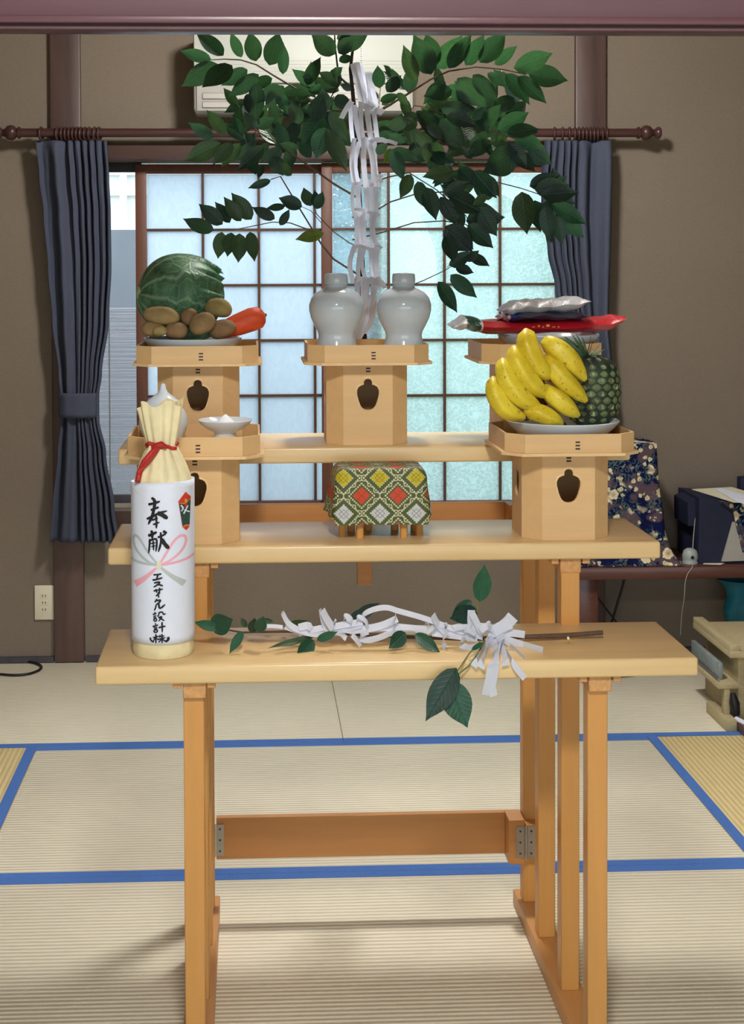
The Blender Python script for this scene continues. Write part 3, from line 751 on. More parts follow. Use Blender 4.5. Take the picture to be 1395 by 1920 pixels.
packet('silver_food_packet', [at(941, 581, Yp), at(965, 576, Yp), at(1000, 574, Yp), at(1050, 572, Yp), at(1093, 564, Yp)], .13, .0145, m_pk3, 'crumpled silver food packet on top of the stack', seed=3)
rp = bpy.data.objects['red_food_packet']
for px_, py_, w_, h_ in ((1000, 613, .006, .0022), (1010, 611.5, .004, .004), (1018, 613, .003, .003), (1027, 610.5, .007, .0046), (1038, 613, .006, .0022), (1047, 613, .003, .0026)):
    q = at(px_, py_, Yp-.0715)
    build(MB().box(q.x-w_/2, q.x+w_/2, q.y-.0035, q.y+.003, q.z-h_/2, q.z+h_/2, .0006, 1), 'printed_mark', m_ngold, rp)

# ------------------------------------------------------------------ brocade-covered little table
def brocade():
    t = NT('green_brocade'); c = t.n('ShaderNodeTexCoord'); sp_ = t.n('ShaderNodeSeparateXYZ'); t.l(c.outputs['UV'], sp_.inputs[0])
    U, V = sp_.outputs[0], sp_.outputs[1]
    a = t.ma('ABSOLUTE', t.ma('SUBTRACT', t.ma('FRACT', t.ma('ADD', U, .5)), .5))
    b = t.ma('ABSOLUTE', t.ma('SUBTRACT', t.ma('FRACT', t.ma('ADD', V, .5)), .5))
    d = t.ma('ADD', a, b)
    row = t.ma('FLOOR', t.ma('ADD', V, .5))
    inA = t.ma('LESS_THAN', d, .255); inB = t.ma('GREATER_THAN', d, .745)
    par = t.ma('FRACT', t.ma('MULTIPLY', row, .5))
    ca_ = t.mix(t.ma('GREATER_THAN', par, .25), C(204, 184, 34), C(206, 206, 208))
    rb = t.ma('FRACT', t.ma('MULTIPLY', t.ma('FLOOR', V), .5))
    cb_ = C(206, 74, 44)
    # petal lines inside the diamonds
    dl = t.ma('ABSOLUTE', t.ma('SUBTRACT', a, b)); ln = t.ma('LESS_THAN', dl, .014)
    ab = t.ma('ABSOLUTE', t.ma('SUBTRACT', t.ma('SUBTRACT', .5, a), t.ma('SUBTRACT', .5, b)))
    rg = t.ma('LESS_THAN', t.ma('ABSOLUTE', t.ma('SUBTRACT', d, .13)), .014)
    # vines
    s1 = t.ma('SINE', t.ma('MULTIPLY', t.ma('ADD', a, b), 2*PI*5.0))
    s2 = t.ma('SINE', t.ma('MULTIPLY', t.ma('SUBTRACT', a, b), 2*PI*5.2))
    pet = t.ma('GREATER_THAN', t.ma('MULTIPLY', s1, t.ma('ABSOLUTE', s2)), .42)
    wv = t.ma('SINE', t.ma('MULTIPLY', t.ma('SUBTRACT', a, b), 2*PI*3))
    vine = t.ma('LESS_THAN', t.ma('ABSOLUTE', t.ma('SUBTRACT', d, t.ma('MULTIPLY_ADD', wv, .05, .5))), .022)
    edge = t.ma('LESS_THAN', t.ma('ABSOLUTE', t.ma('SUBTRACT', t.ma('ABSOLUTE', t.ma('SUBTRACT', d, .5)), .265)), .018)
    wht = t.ma('MAXIMUM', pet, vine)
    bgc = t.mix(wht, C(78, 92, 54), C(214, 206, 166))
    bgc = t.mix(edge, bgc, C(46, 48, 34))
    col = t.mix(inA, bgc, ca_); col = t.mix(inB, col, cb_)
    lines = t.ma('MULTIPLY', t.ma('MAXIMUM', ln, rg), t.ma('MAXIMUM', inA, inB))
    col = t.mix(t.ma('MULTIPLY', lines, .55), col, C(60, 54, 30))
    th = t.noise(t.coord('UV', (60, 60, 1)), 3, 2)
    t.l(t.mix(t.rng(th, .3, .7, 0, .25), col, C(40, 40, 28)), t.b.inputs['Base Color']); t.rough(.6, .3)
    t.bump(t.ma('ADD', wht, t.ma('MAXIMUM', inA, inB)), .3, .0015); return t.m
m_broc = brocade()
kx0, kx1 = at(621, 990, Y2+.11).x, at(800, 990, Y2+.11).x
kc = Vector(((kx0+kx1)/2, Y2+.108, Z2)); KW = (kx1-kx0)/2
kt = thing('eight_legged_stand', kc, 'tiny eight-legged wooden table under the brocade cloth', 'table')
ktop = at(700, 879, Y2+.055).z
build(MB().box(kc.x-KW*.82, kc.x+KW*.82, kc.y-.049, kc.y+.049, ktop-.016, ktop-.003, .002), 'table_top', m_rail, kt)
for px_, dy in ((642, -.018), (675, -.041), (757, -.041), (786, -.018), (658, .03), (690, .041), (740, .041), (777, .03)):
    x = at(px_ if dy < 0 else px_, 1000, kc.y+dy).x
    build(MB().lathe([(.0078, 0.0004), (.0072, .02), (.0060, ktop-Z2-.0155), (0, ktop-Z2-.0155)], (x, kc.y+dy, Z2), 8), 'leg', m_leg, kt, smooth=30)
# draped cloth: top plane and skirt, rounded rectangle cross-section that widens downwards
def rrect(u, hx, hy, r_):
    per = [(hx-r_)*2, PI/2*r_, (hy-r_)*2, PI/2*r_]*2; tot = sum(per); s_ = (u % 1)*tot
    cor = [(-hx+r_, -hy), (hx, -hy+r_), (hx-r_, hy), (-hx, hy-r_)]
    for q in range(4):
        l0, l1 = per[q*2], per[q*2+1]
        if s_ <= l0:
            x, y = cor[q]; dx, dy = [(1, 0), (0, 1), (-1, 0), (0, -1)][q]; return x+dx*s_, y+dy*s_
        s_ -= l0
        if s_ <= l1:
            a = s_/r_; cx_, cy_ = [(hx-r_, -hy+r_), (hx-r_, hy-r_), (-hx+r_, hy-r_), (-hx+r_, -hy+r_)][q]
            a0 = [-PI/2, 0, PI/2, PI][q]; return cx_+r_*math.cos(a0+a), cy_+r_*math.sin(a0+a)
        s_ -= l1
    return cor[0]
zb_ = at(700, 981, kc.y-.06).z
HXt, HYt = KW*.86, .053
def skirt(u, v):
    if v < .22:
        k = v/.22; x, y = rrect(u, max(HXt*k, .002), max(HYt*k, .002), max(.014*k, .0005)); z = ktop+.002*(1-k*k)
        return Vector((kc.x+x, kc.y+y, z))
    k = (v-.22)/.78
    hx = HXt+.010*math.sin(min(1, k*6)*PI/2)*.5+(KW*1.0-HXt)*k+.002; hy = HYt+.006+.006*k
    x, y = rrect(u, hx, hy, .016)
    nrm = Vector((x/hx, y/hy, 0)); fold = .0035*k*math.sin(2*PI*u*9)+.003*k*math.sin(2*PI*u*5+1)
    side = abs(x)/hx
    z = ktop-.002-(ktop-zb_)*k*(1-.10*(side > .9)*k)+.0*fold
    return Vector((kc.x+x+nrm.x*fold, kc.y+y+nrm.y*fold, z))
cellx = at(764, 930, kc.y-.060).x-at(696, 930, kc.y-.060).x; cellz = at(700, 896, kc.y-.060).z-at(700, 962, kc.y-.060).z
y0c = at(712, 896, kc.y-.060)
def kuv(u, v):
    p = skirt(u, v); x, y, z = p.x-kc.x, p.y-kc.y, p.z
    drop = (ktop-z)/cellz; k = 1 if v >= .22 else 0
    if abs(y) > HYt-.004 or k == 0 and abs(x) < HXt*.999: uu = (p.x-y0c.x)/cellx
    else: uu = (p.x-y0c.x)/cellx+(y+HYt)/cellx*(1 if x > 0 else -1)
    vv = (ktop-y0c.z)/cellz
    if k == 0: return (uu, (y+HYt)/cellz*-1-vv)
    return (uu, drop-vv)
kc_o = build(MB().grid(skirt, 180, 46, kuv, closed=True), 'brocade_cloth', m_broc, smooth=180)
tag(kc_o, 'green brocade cloth with yellow, red and white diamonds over the tiny table', 'cloth')

# ------------------------------------------------------------------ wrapped sake bottle
yb = 2.505; bx = at(306, 1100, yb).x; RB = .0545
def zat(py): return at(306, py, yb-RB).z
bt = thing('wrapped_sake_bottle', (bx, yb, Z1), 'tall bottle wrapped in cream paper with a white inscribed label', 'bottle')
zl0, zl1, zc, ztp = zat(1209), zat(906), zat(842), zat(764)
def wrap(u, v):
    th = 2*PI*u-PI/2; z = Z1+.0006+(ztp-Z1)*v
    H_ = ztp-Z1; vl = (zl1-Z1)/H_; vc = (zc-Z1)/H_
    if v < .03: r_ = RB*(.97+.05*v/.03); fo = .006
    elif v < vl-.05: r_ = RB*.985; fo = .01
    elif v < vc:
        k = (v-(vl-.05))/(vc-vl+.05); r_ = RB*.985*(1-k)+.0235*k+.004*math.sin(PI*k); fo = .05+.09*k
    else:
        k = (v-vc)/(1-vc); r_ = .0235+.0165*k**.8; fo = .14*(1-.3*k)
    r_ *= 1+fo*(.5*math.sin(7*th+1.2*math.sin(3*th))+.35*math.sin(13*th+2)+.2*math.sin(3*th+1))
    fl_ = 1 if v <= vc else 1-.45*((v-vc)/(1-vc))
    z += (.006*math.sin(5*th+1)+.005*math.sin(2*th))*(v**6) + (.0015*math.sin(11*th) if .015 < v < .05 else 0)
    if v > vc: z += .008*((v-vc)/(1-vc))*math.cos(th+.3)
    tilt = max(0, v-vl)/(1-vl)*-.0035
    return Vector((bx+r_*math.cos(th)+tilt, yb+r_*fl_*math.sin(th), z))
build(MB().grid(wrap, 120, 90, closed=True), 'wrapping_paper', m_kraft, bt, smooth=180)
build(MB().lathe([(0, 0), (RB*.95, 0), (RB*.95, .002), (0, .002)], (bx, yb, Z1+.0003), 40), 'paper_base', m_kraft, bt)
def lab(u, v):
    th = -PI/2+(u-.5)*2*PI*.985; wig = .0004*math.sin(9*th)*v; z = zl0+(zl1-zl0)*v+.002*math.cos(th+PI/2)*v-.0015*v+(.003*math.sin(th*.5+.8))*v
    r_ = RB+.0012+wig+.0010*v*math.sin(th*3)
    return Vector((bx+r_*math.cos(th), yb+r_*math.sin(th), z))
lb = build(MB().grid(lab, 96, 24), 'white_label', m_paper, bt, smooth=180)
lb.modifiers.new('thick', 'SOLIDIFY').thickness = .0003
def lc(x, y, lift=.0011):
    """label print coordinates (391..: zoomed label) -> point on the cylinder"""
    s_ = max(-.985, min(.985, (x-373)/327)); th = -PI/2+math.asin(s_)
    v = (1746-y)/(1746-35); p = lab(.5+(th+PI/2)/(2*PI*.985), max(0, min(1, v)))
    d = Vector((math.cos(th), math.sin(th), 0)); return p+d*lift
def dens(pts, step=14):
    out = [pts[0]]
    for a, b in zip(pts, pts[1:]):
        n_ = max(1, int(math.dist(a[:2], b[:2])/step))
        for k in range(1, n_+1): out.append(tuple(a[i]+(b[i]-a[i])*k/n_ for i in range(len(a))))
    return out
def smooth2(pts):
    for _ in range(2):
        q = [pts[0]]
        for a, b in zip(pts, pts[1:]):
            q += [tuple(.75*x+.25*y for x, y in zip(a, b)), tuple(.25*x+.75*y for x, y in zip(a, b))]
        pts = q+[pts[-1]]
    return pts
def stroke(mb, pts, lift):
    """pts: (x, y, width) in label print units"""
    pts = dens(pts); vs = []; n_ = len(pts)
    for i, (x, y, w_) in enumerate(pts):
        a = pts[max(i-1, 0)]; b = pts[min(i+1, n_-1)]; dx, dy = b[0]-a[0], b[1]-a[1]; L = math.hypot(dx, dy) or 1
        nx, ny = -dy/L*w_/2, dx/L*w_/2
        vs += [lc(x+nx, y+ny, lift), lc(x-nx, y-ny, lift)]
    mb.add(vs, [(2*i, 2*i+1, 2*i+3, 2*i+2) for i in range(n_-1)])
def brush(mb, pts, w_):
    """brush stroke: blunt entry, swelling, pointed release"""
    pts = smooth2(pts) if len(pts) > 2 else pts
    n_ = len(pts); q = []
    for i, p in enumerate(dens([tuple(p) for p in pts], 6)):
        q.append(p)
    n_ = len(q); out = []
    for i, p in enumerate(q):
        t_ = i/max(1, n_-1)
        k = (.55+.45*min(1, t_*6)) if t_ < .7 else (1-.72*((t_-.7)/.3)**1.6)
        out.append((p[0], p[1], w_*1.45*k*(1.1-.25*math.sin(PI*t_))))
    stroke(mb, out, .0014)
CH = {
 'offer': [(20, [(252, 258), (300, 248), (368, 226)]), (24, [(285, 185), (320, 215), (310, 300), (292, 380), (250, 470)]), (18, [(276, 318), (330, 296), (356, 286)]),
           (20, [(234, 412), (290, 388), (350, 350), (436, 330)]), (34, [(340, 345), (395, 372), (440, 412)]), (15, [(288, 424), (345, 402)]), (15, [(298, 470), (362, 446)]), (17, [(328, 374), (333, 440), (330, 512)])],
 'present': [(22, [(248, 590), (290, 572), (335, 548)]), (20, [(278, 533), (292, 560), (288, 618)]), (16, [(264, 622), (262, 690), (252, 776)]), (16, [(262, 640), (300, 625), (334, 618), (333, 690), (324, 756)]),
             (10, [(274, 672), (322, 660)]), (10, [(278, 704), (320, 692)]), (12, [(298, 640), (302, 745)]), (16, [(342, 606), (390, 588), (424, 568)]), (18, [(372, 552), (378, 640), (366, 700), (348, 760)]),
             (32, [(378, 622), (410, 676), (452, 730)]), (22, [(396, 540), (432, 566)])],
 'e': [(13, [(298, 1002), (340, 998), (378, 992)]), (14, [(342, 1000), (330, 1048)]), (14, [(288, 1058), (340, 1048), (388, 1032)])],
 'su': [(13, [(302, 1088), (368, 1072), (345, 1102), (298, 1132)]), (14, [(338, 1100), (392, 1118)])],
 'sa': [(12, [(298, 1172), (345, 1162), (392, 1152)]), (12, [(322, 1150), (332, 1192)]), (12, [(356, 1138), (362, 1172), (338, 1204)])],
 'i': [(12, [(364, 1188), (318, 1228)]), (12, [(344, 1208), (350, 1244)])],
 'ku': [(12, [(332, 1256), (308, 1294)]), (13, [(328, 1276), (372, 1264), (356, 1294), (316, 1324)])],
 'ru': [(12, [(322, 1326), (318, 1350), (304, 1378)]), (14, [(350, 1306), (352, 1356), (372, 1352), (412, 1316)])],
 'set': [(11, [(288, 1422), (328, 1408)]), (9, [(304, 1396), (318, 1408)]), (9, [(294, 1442), (326, 1432)]), (9, [(294, 1458), (326, 1450)]), (10, [(298, 1468), (302, 1494), (328, 1488), (326, 1464), (300, 1468)]),
         (11, [(352, 1396), (348, 1428), (334, 1442)]), (11, [(350, 1400), (388, 1392), (392, 1422), (418, 1414)]), (11, [(342, 1454), (390, 1438), (344, 1494)]), (12, [(350, 1452), (404, 1488)])],
 'kei': [(12, [(286, 1550), (344, 1530)]), (9, [(308, 1514), (322, 1528)]), (9, [(298, 1564), (336, 1554)]), (9, [(298, 1580), (336, 1570)]), (11, [(298, 1588), (304, 1614), (336, 1606), (332, 1582), (300, 1588)]),
         (13, [(344, 1560), (416, 1544)]), (13, [(380, 1500), (382, 1612)])],
 'kabu': [(13, [(262, 1668), (266, 1700), (298, 1716)]), (11, [(288, 1668), (348, 1650)]), (12, [(318, 1628), (318, 1730)]), (10, [(316, 1666), (288, 1708)]), (10, [(322, 1670), (346, 1694)]),
          (10, [(362, 1636), (350, 1664)]), (10, [(350, 1658), (404, 1646)]), (11, [(342, 1684), (414, 1666)]), (12, [(378, 1626), (380, 1728)]), (10, [(374, 1682), (344, 1718)]), (11, [(382, 1682), (412, 1706)]), (20, [(436, 1662), (446, 1690), (408, 1712)])]}
for nm, ss in CH.items():
    mb = MB()
    for w_, pts in ss: brush(mb, pts, w_)
    build(mb, 'brush_character', m_ink, lb, smooth=0)
def printed(name, mat, lines, lift=.0007):
    mb = MB()
    for pts in lines: stroke(mb, smooth2(pts), lift)
    build(mb, name, mat, lb, smooth=0)
printed('printed_silver_bow', m_grey, [[(335, 885, 20), (240, 765, 22), (165, 645, 24), (112, 588, 25), (72, 628, 25), (96, 730, 25), (170, 815, 25), (255, 875, 22), (335, 898, 20)], [(48, 858, 24), (150, 882, 24), (335, 898, 22)], [(370, 925, 24), (480, 1025, 40), (605, 1118, 66)]])
printed('printed_pink_bow', m_pink, [[(362, 890, 20), (420, 785, 25), (500, 650, 26), (568, 598, 26), (628, 625, 26), (612, 725, 25), (525, 822, 24), (385, 892, 20)], [(702, 832, 24), (610, 868, 24), (375, 898, 22)], [(325, 930, 24), (230, 1025, 40), (100, 1122, 66)]], .0008)
printed('printed_knot', m_cream, [[(352, 860, 40), (350, 945, 46)]], .0010)
def patch(name, mat, poly, lift):
    n_ = len(poly); cx_ = sum(p[0] for p in poly)/n_; cy_ = sum(p[1] for p in poly)/n_
    mb = MB(); mb.add([lc(cx_, cy_, lift)]+[lc(x, y, lift) for x, y in poly], [(0, i+1, (i+1) % n_+1) for i in range(n_)]); build(mb, name, mat, lb, smooth=0)
patch('printed_badge', m_nred, [(622, 152), (646, 182), (670, 212), (664, 370), (655, 530), (625, 562), (588, 520), (568, 380), (548, 242), (585, 196)], .0006)
patch('printed_badge_panel', m_nteal, [(556, 262), (600, 282), (666, 236), (662, 370), (656, 500), (625, 505), (586, 505), (570, 380)], .0009)
printed('printed_badge_mark', m_paper, [[(572, 285, 14), (600, 320, 16), (575, 350, 10)], [(640, 300, 12), (600, 380, 16)], [(605, 340, 10), (655, 370, 14)]], .0012)
printed('printed_badge_trim', m_ngold, [[(562, 262, 7), (610, 276, 9), (664, 232, 7)], [(592, 520, 10), (625, 500, 12), (652, 520, 8)], [(622, 225, 22), (622, 258, 24)]], .0012)
# red cord round the neck
mb = MB(); pts = []
for k in range(41):
    a = 2*PI*k/40; p = wrap((a+PI/2)/(2*PI) % 1, (zc-Z1)/(ztp-Z1)); c_ = Vector((bx-.001, yb, p.z)); d = p-c_; pts.append(c_+d*1.08+Vector((0, 0, .0015*math.sin(2*a))))
mb.tube(pts, .0036, 8, False)
cord = build(mb, 'red_cord', m_red, bt)
kp = Vector((bx-.0035, yb-.027, zc+.003))
build(MB().tube([kp+Vector((.012, -.001, -.003)), kp+Vector((.004, -.004, .002)), kp+Vector((-.006, -.003, -.001)), kp+Vector((-.012, 0, -.004))], [.004, .006, .006, .004], 10), 'knot', m_red, cord)
def dn(px, py, y): return at(px, py, y)
build(MB().tube([kp, dn(283, 850, yb-.036), dn(270, 866, yb-.036), dn(262, 884, yb-.036), dn(258, 903, yb-.045)], [.004, .0048, .005, .0052, .005], 8), 'cord_tail', m_red, cord)
build(MB().tube([kp+Vector((0, -.003, -.002)), dn(290, 850, yb-.04), dn(276, 868, yb-.041), dn(264, 880, yb-.041), dn(258, 888, yb-.045)], [.003, .0034, .0034, .0034, .003], 8), 'cord_tail', m_red, cord)

# ------------------------------------------------------------------ leaves
def leaf_mesh(name, mat, wid, curl, seed):
    def prof(v): return wid*(math.sin(PI*min(1, v**.82))**(.68+.62*v*v))*1.02 if 0 < v < 1 else 0
    mb = MB()
    def fn(sgn):
        def g(u, v):
            x = (u-.5)*2*prof(v); ripple = .010*math.sin(9*v+seed)*(abs(u-.5)*2)
            return Vector((x, v, .18*abs(x)-curl*v*v*.5+ripple+sgn*.003))
        return g
    mb.grid(fn(1), 4, 10); 
    return shared(mb, name, mat)
LEAF = [[leaf_mesh('leaf', m, .20+.03*k, (.0, .16, -.14)[k], k) for k in range(3)] for m in m_leafs]
def add_leaf(parent, a, b, shade, rnd, wk=1.0, roll=None, facing=Vector((0, -1, 0))):
    d = b-a; L = d.length; yv = d.normalized(); xv = yv.cross(facing).normalized(); zv = xv.cross(yv)
    if zv.dot(facing) < 0: xv, zv = -xv, -zv
    rl = rnd.uniform(-.5, .5) if roll is None else roll
    q = Matrix.Rotation(rl, 3, yv); xv = q @ xv; zv = q @ zv
    k = L*wk
    mt = Matrix((xv*k, yv*L, zv*L)).transposed().to_4x4(); mt.translation = a
    return place('leaf', LEAF[shade][rnd.randrange(3)], parent, mt)
sk = thing('evergreen_branch', at(684, 700, 3.16), 'tall leafy evergreen branch standing behind the flasks', 'branch')
rnd = random.Random(11)
YS = 3.20
def cA(x, y): return 300+x/3.321, 40+y/3.321
def cB(x, y): return 680+x/3.1, 40+y/3.1
def cE(x, y): return 600+x/6.4, 40+y/6.4
def cK(x, y): return 540+x/3.875, 440+y/3.875
TW = []
def twig(conv, pts, r0, r1, dep=0.0, mat=None, dep0=None):
    P_ = []
    for i, p in enumerate(pts):
        t_ = i/max(1, len(pts)-1); dd = dep if dep0 is None else dep0+(dep-dep0)*t_
        x, y = conv(*p[:2]) if conv else p[:2]; P_.append(at(x, y, YS+dd))
    build(MB().tube(P_, [r0+(r1-r0)*i/max(1, len(P_)-1) for i in range(len(P_))], 6), 'twig', mat or m_twig, sk)
# main stem
build(MB().tube([at(684, 860, 3.16), at(683, 700, 3.16), at(681, 560, 3.17), at(676, 420, 3.18), at(670, 300, 3.19), at(664, 200, YS), at(657, 130, YS), at(662, 88, YS), at(664, 55, YS), at(664, 20, YS)], [.008, .0078, .007, .006, .0055, .0048, .004, .003, .0024, .0018], 10), 'main_stem', m_twigd, sk)
twig(cA, [(1210, 430), (1110, 340), (1105, 280), (1090, 150), (1085, 40)], .0028, .0014, -.02, m_twigd, 0)
twig(cA, [(1115, 340), (1110, 390), (1050, 500), (1030, 580)], .002, .0012, -.03, m_twigd)
twig(cA, [(1230, 560), (1030, 560), (840, 415), (720, 345), (600, 270), (500, 240), (400, 235), (320, 240)], .003, .0010, -.06, None, 0)
twig(cA, [(1250, 1110), (1080, 1010), (800, 810), (600, 680), (475, 510)], .0032, .0012, .03, None, 0)
twig(cA, [(600, 680), (560, 750), (430, 740), (335, 725)], .0016, .0009, .03)
twig(cA, [(1270, 1600), (1080, 1480), (1000, 1380), (860, 1150), (750, 965), (690, 985)], .0026, .0012, -.05, None, 0)
twig(cA, [(960, 1310), (810, 1255), (700, 1250), (480, 1295), (330, 1300)], .0016, .0009, -.06)
twig(cA, [(1005, 1255), (940, 1180), (885, 1155)], .001, .0008, -.05)
twig(cA, [(1270, 1420), (1180, 1380), (1080, 1310), (975, 1200), (960, 1160)], .0014, .0009, -.04, None, 0)
twig(cB, [(-30, 600), (60, 540), (250, 430), (390, 340), (500, 290), (660, 265), (820, 280), (950, 310)], .0032, .001, -.05, None, 0)
twig(cB, [(-40, 760), (60, 700), (300, 640), (600, 635), (770, 640), (900, 690)], .0028, .001, .0, None, 0)
twig(cB, [(250, 560), (300, 490), (380, 500), (470, 540)], .0014, .0009, -.05)
twig(cB, [(-30, 960), (150, 905), (270, 880), (430, 980), (600, 1130), (690, 1300)], .002, .0009, -.02, None, 0)
twig(cB, [(-60, 1140), (60, 1110), (160, 1050), (320, 1000), (500, 990), (760, 930), (920, 970), (1040, 1010), (1130, 1110)], .0022, .001, .03, None, 0)
twig(cB, [(-60, 1270), (120, 1225), (300, 1170), (470, 1160), (600, 1180), (700, 1300)], .002, .001, -.02, None, 0)
twig(cB, [(480, 1190), (560, 1380), (490, 1430)], .0012, .0008, -.02)
twig(cK, [(760, 420), (980, 335), (1140, 260), (1300, 160)], .0016, .0008, -.06, None, -.02)
twig(cE, [(560, 1200), (700, 1060), (715, 920), (725, 800)], .0014, .0009, -.07, m_twigg)
twig(cE, [(690, 1100), (860, 1000), (1060, 860), (1260, 740)], .0016, .001, -.05, m_twig)
# leaves: (base, tip, shade, width factor)
LA = """395 215 225 60 1|320 238 125 180 1 .7|355 262 135 410 1|450 275 262 420 1|545 300 380 400 1|615 330 425 470 1|508 225 440 62 1|598 250 560 62 1|680 275 745 62 1 1.15|765 330 770 130 1 .75|700 355 560 420 1|740 395 600 510 1|770 400 650 550 1|610 380 590 640 0|540 450 560 580 0|520 520 620 650 0|735 440 800 580 1|930 460 740 460 1|850 470 830 620 0|
1090 205 945 80 0 1.3|1100 160 1310 70 0 1.1|1100 110 1210 60 0|1110 200 1200 90 0 1.2|1115 250 1205 215 1 1.2|1110 385 985 315 0 1.2|1075 340 1140 285 0 1.2|965 400 820 295 1|915 400 995 215 1|1190 430 1120 390 0 1.2|1105 455 1165 570 0 1.2|1060 555 1165 745 0|1020 570 1010 410 0 1.1|950 620 1010 450 0 1.2|870 640 820 480 0|1020 590 880 780 1 1.2|1030 660 970 860 1 1.1|1035 670 1165 940 2|1000 390 940 440 1|
410 700 290 550 2|335 725 175 630 1|380 760 150 870 2 1.1|450 760 330 890 2|500 760 380 910 2|600 760 470 870 0|470 600 500 710 1|600 660 520 560 0|600 660 720 600 0|650 780 480 930 0|760 800 620 880 0|640 890 610 985 0|780 790 730 620 1|860 790 740 760 1|700 840 770 960 0 1.3|940 850 850 740 1|820 960 740 870 2|690 990 545 1040 0 .8|560 830 600 960 0|
335 1300 140 1235 0|390 1265 240 1135 0|435 1255 345 1120 0|505 1245 395 1090 2|570 1235 445 1065 2|715 1230 570 1155 0|780 1150 660 1165 0 .9|745 1270 810 1170 0|885 1155 735 1100 0|385 1310 360 1480 2 1.2|445 1315 420 1470 2|495 1320 485 1505 2|560 1310 590 1500 2|1020 1320 840 1360 3|940 1150 895 1030 0 1.1|975 1170 960 1050 0|975 1170 1015 1060 0"""
LB = """305 350 235 135 2|400 310 295 80 1|425 260 370 70 1|430 275 575 75 1|500 275 635 70 1|595 255 715 75 1|680 240 835 70 1|765 250 900 140 1|875 270 1115 190 1|960 300 1190 350 1|830 305 980 480 1|900 320 1070 480 1|725 300 830 380 1|640 310 790 470 1|550 330 720 500 1|500 370 640 480 1|480 350 350 480 1|520 400 350 440 1|450 500 640 520 0|640 570 720 490 1|700 600 800 480 1|480 540 670 610 0|310 520 500 720 0|450 570 600 720 0|380 590 460 700 0|
780 630 975 530 1|840 650 1030 620 1|880 680 1050 720 1|740 690 600 790 1|700 680 760 800 0|900 760 690 880 0 1.2|870 750 1000 880 0|960 740 1095 830 1 1.2|850 710 960 850 0|620 690 480 790 2|560 740 480 710 2|640 800 560 720 2|
170 740 240 930 1|180 740 330 810 1|165 740 120 830 3|280 890 220 1030 2|250 560 310 720 2|300 640 430 760 2|380 700 370 830 2|150 620 280 560 0|70 690 180 640 0|80 770 150 700 0|250 700 130 650 0|320 590 230 640 2|
320 930 365 1090 0|370 965 430 1155 0|450 1020 550 1190 0|500 1010 700 1110 0 1.2|480 1000 620 930 0 1.1|520 870 350 900 2|400 850 520 930 0 1.2|560 850 660 960 0 1.2|640 870 780 1030 0 1.3|620 950 520 900 2|720 1010 640 1070 2|600 1160 825 1140 0 1.1|610 1180 760 1320 0 1.2|480 1190 640 1340 0 1.2|560 1190 640 1330 0|680 1100 780 1250 0|600 1360 510 1400 0 1.2|500 1420 620 1330 0|620 1360 740 1420 0|
970 960 1150 890 0|1040 1010 1260 990 0|925 990 960 1240 2|1000 1040 1030 1230 0|1060 1070 1100 1290 0|1100 1060 1300 1180 1|1130 1110 1290 1260 1|1060 1030 1240 1060 0|1130 1130 1160 1300 0|1080 1040 1060 1180 0|1000 980 1200 950 0"""
LE = """715 805 690 520 1 1.1|860 640 770 520 0|800 850 980 640 0 1.1|960 800 860 560 0|705 920 535 815 0 1.1|695 990 570 920 1|720 960 960 880 1|930 860 1060 1010 2|740 1000 860 930 2|1060 1160 980 860 2|990 1100 1130 1170 2|1040 1200 1110 1480 2"""
LK = """1180 290 1375 460 1|1090 340 1230 570 1|1215 235 1350 280 0|1180 230 1340 120 0|1150 10 1210 200 0 1.2|1290 190 1390 110 0|1200 80 1340 60 0|1260 120 1180 -20 0"""
def leaves(src, conv, dep):
    for it in src.replace('\n', '').split('|'):
        q = [float(k) for k in it.split()]
        if len(q) < 5: continue
        a = conv(q[0], q[1]); b = conv(q[2], q[3]); y = YS+dep+rnd.uniform(-.03, .03); wk = q[5] if len(q) > 5 else 1.0
        add_leaf(sk, at(a[0], a[1], y), at(b[0], b[1], y+rnd.uniform(-.02, .012)), int(q[4]), rnd, wk*1.08)
        if math.dist(a, b) > 20:
            tb = at(a[0], a[1], y); da = (tb-at(b[0], b[1], y)).normalized()
leaves(LA, cA, -.05); leaves(LB, cB, -.04); leaves(LE, cE, -.07); leaves(LK, cK, -.06)
# the dense heart of the branch: further leaves behind the ones drawn above
FILL = [(430, 640, 175, 290, 34), (750, 990, 165, 300, 52), (550, 640, 120, 260, 14), (810, 920, 300, 390, 18), (1000, 1060, 340, 420, 5)]
for x0, x1, y0, y1, n_ in FILL:
    for k in range(n_):
        px_, py_ = rnd.uniform(x0, x1), rnd.uniform(y0, y1); a = rnd.uniform(0, 2*PI); L = rnd.uniform(50, 68)
        y = YS+rnd.uniform(.0, .09)
        add_leaf(sk, at(px_, py_, y), at(px_+L*math.cos(a), py_+L*.8*math.sin(a), y+rnd.uniform(-.03, .03)), rnd.choice((0, 0, 0, 2)), rnd, 1.02)

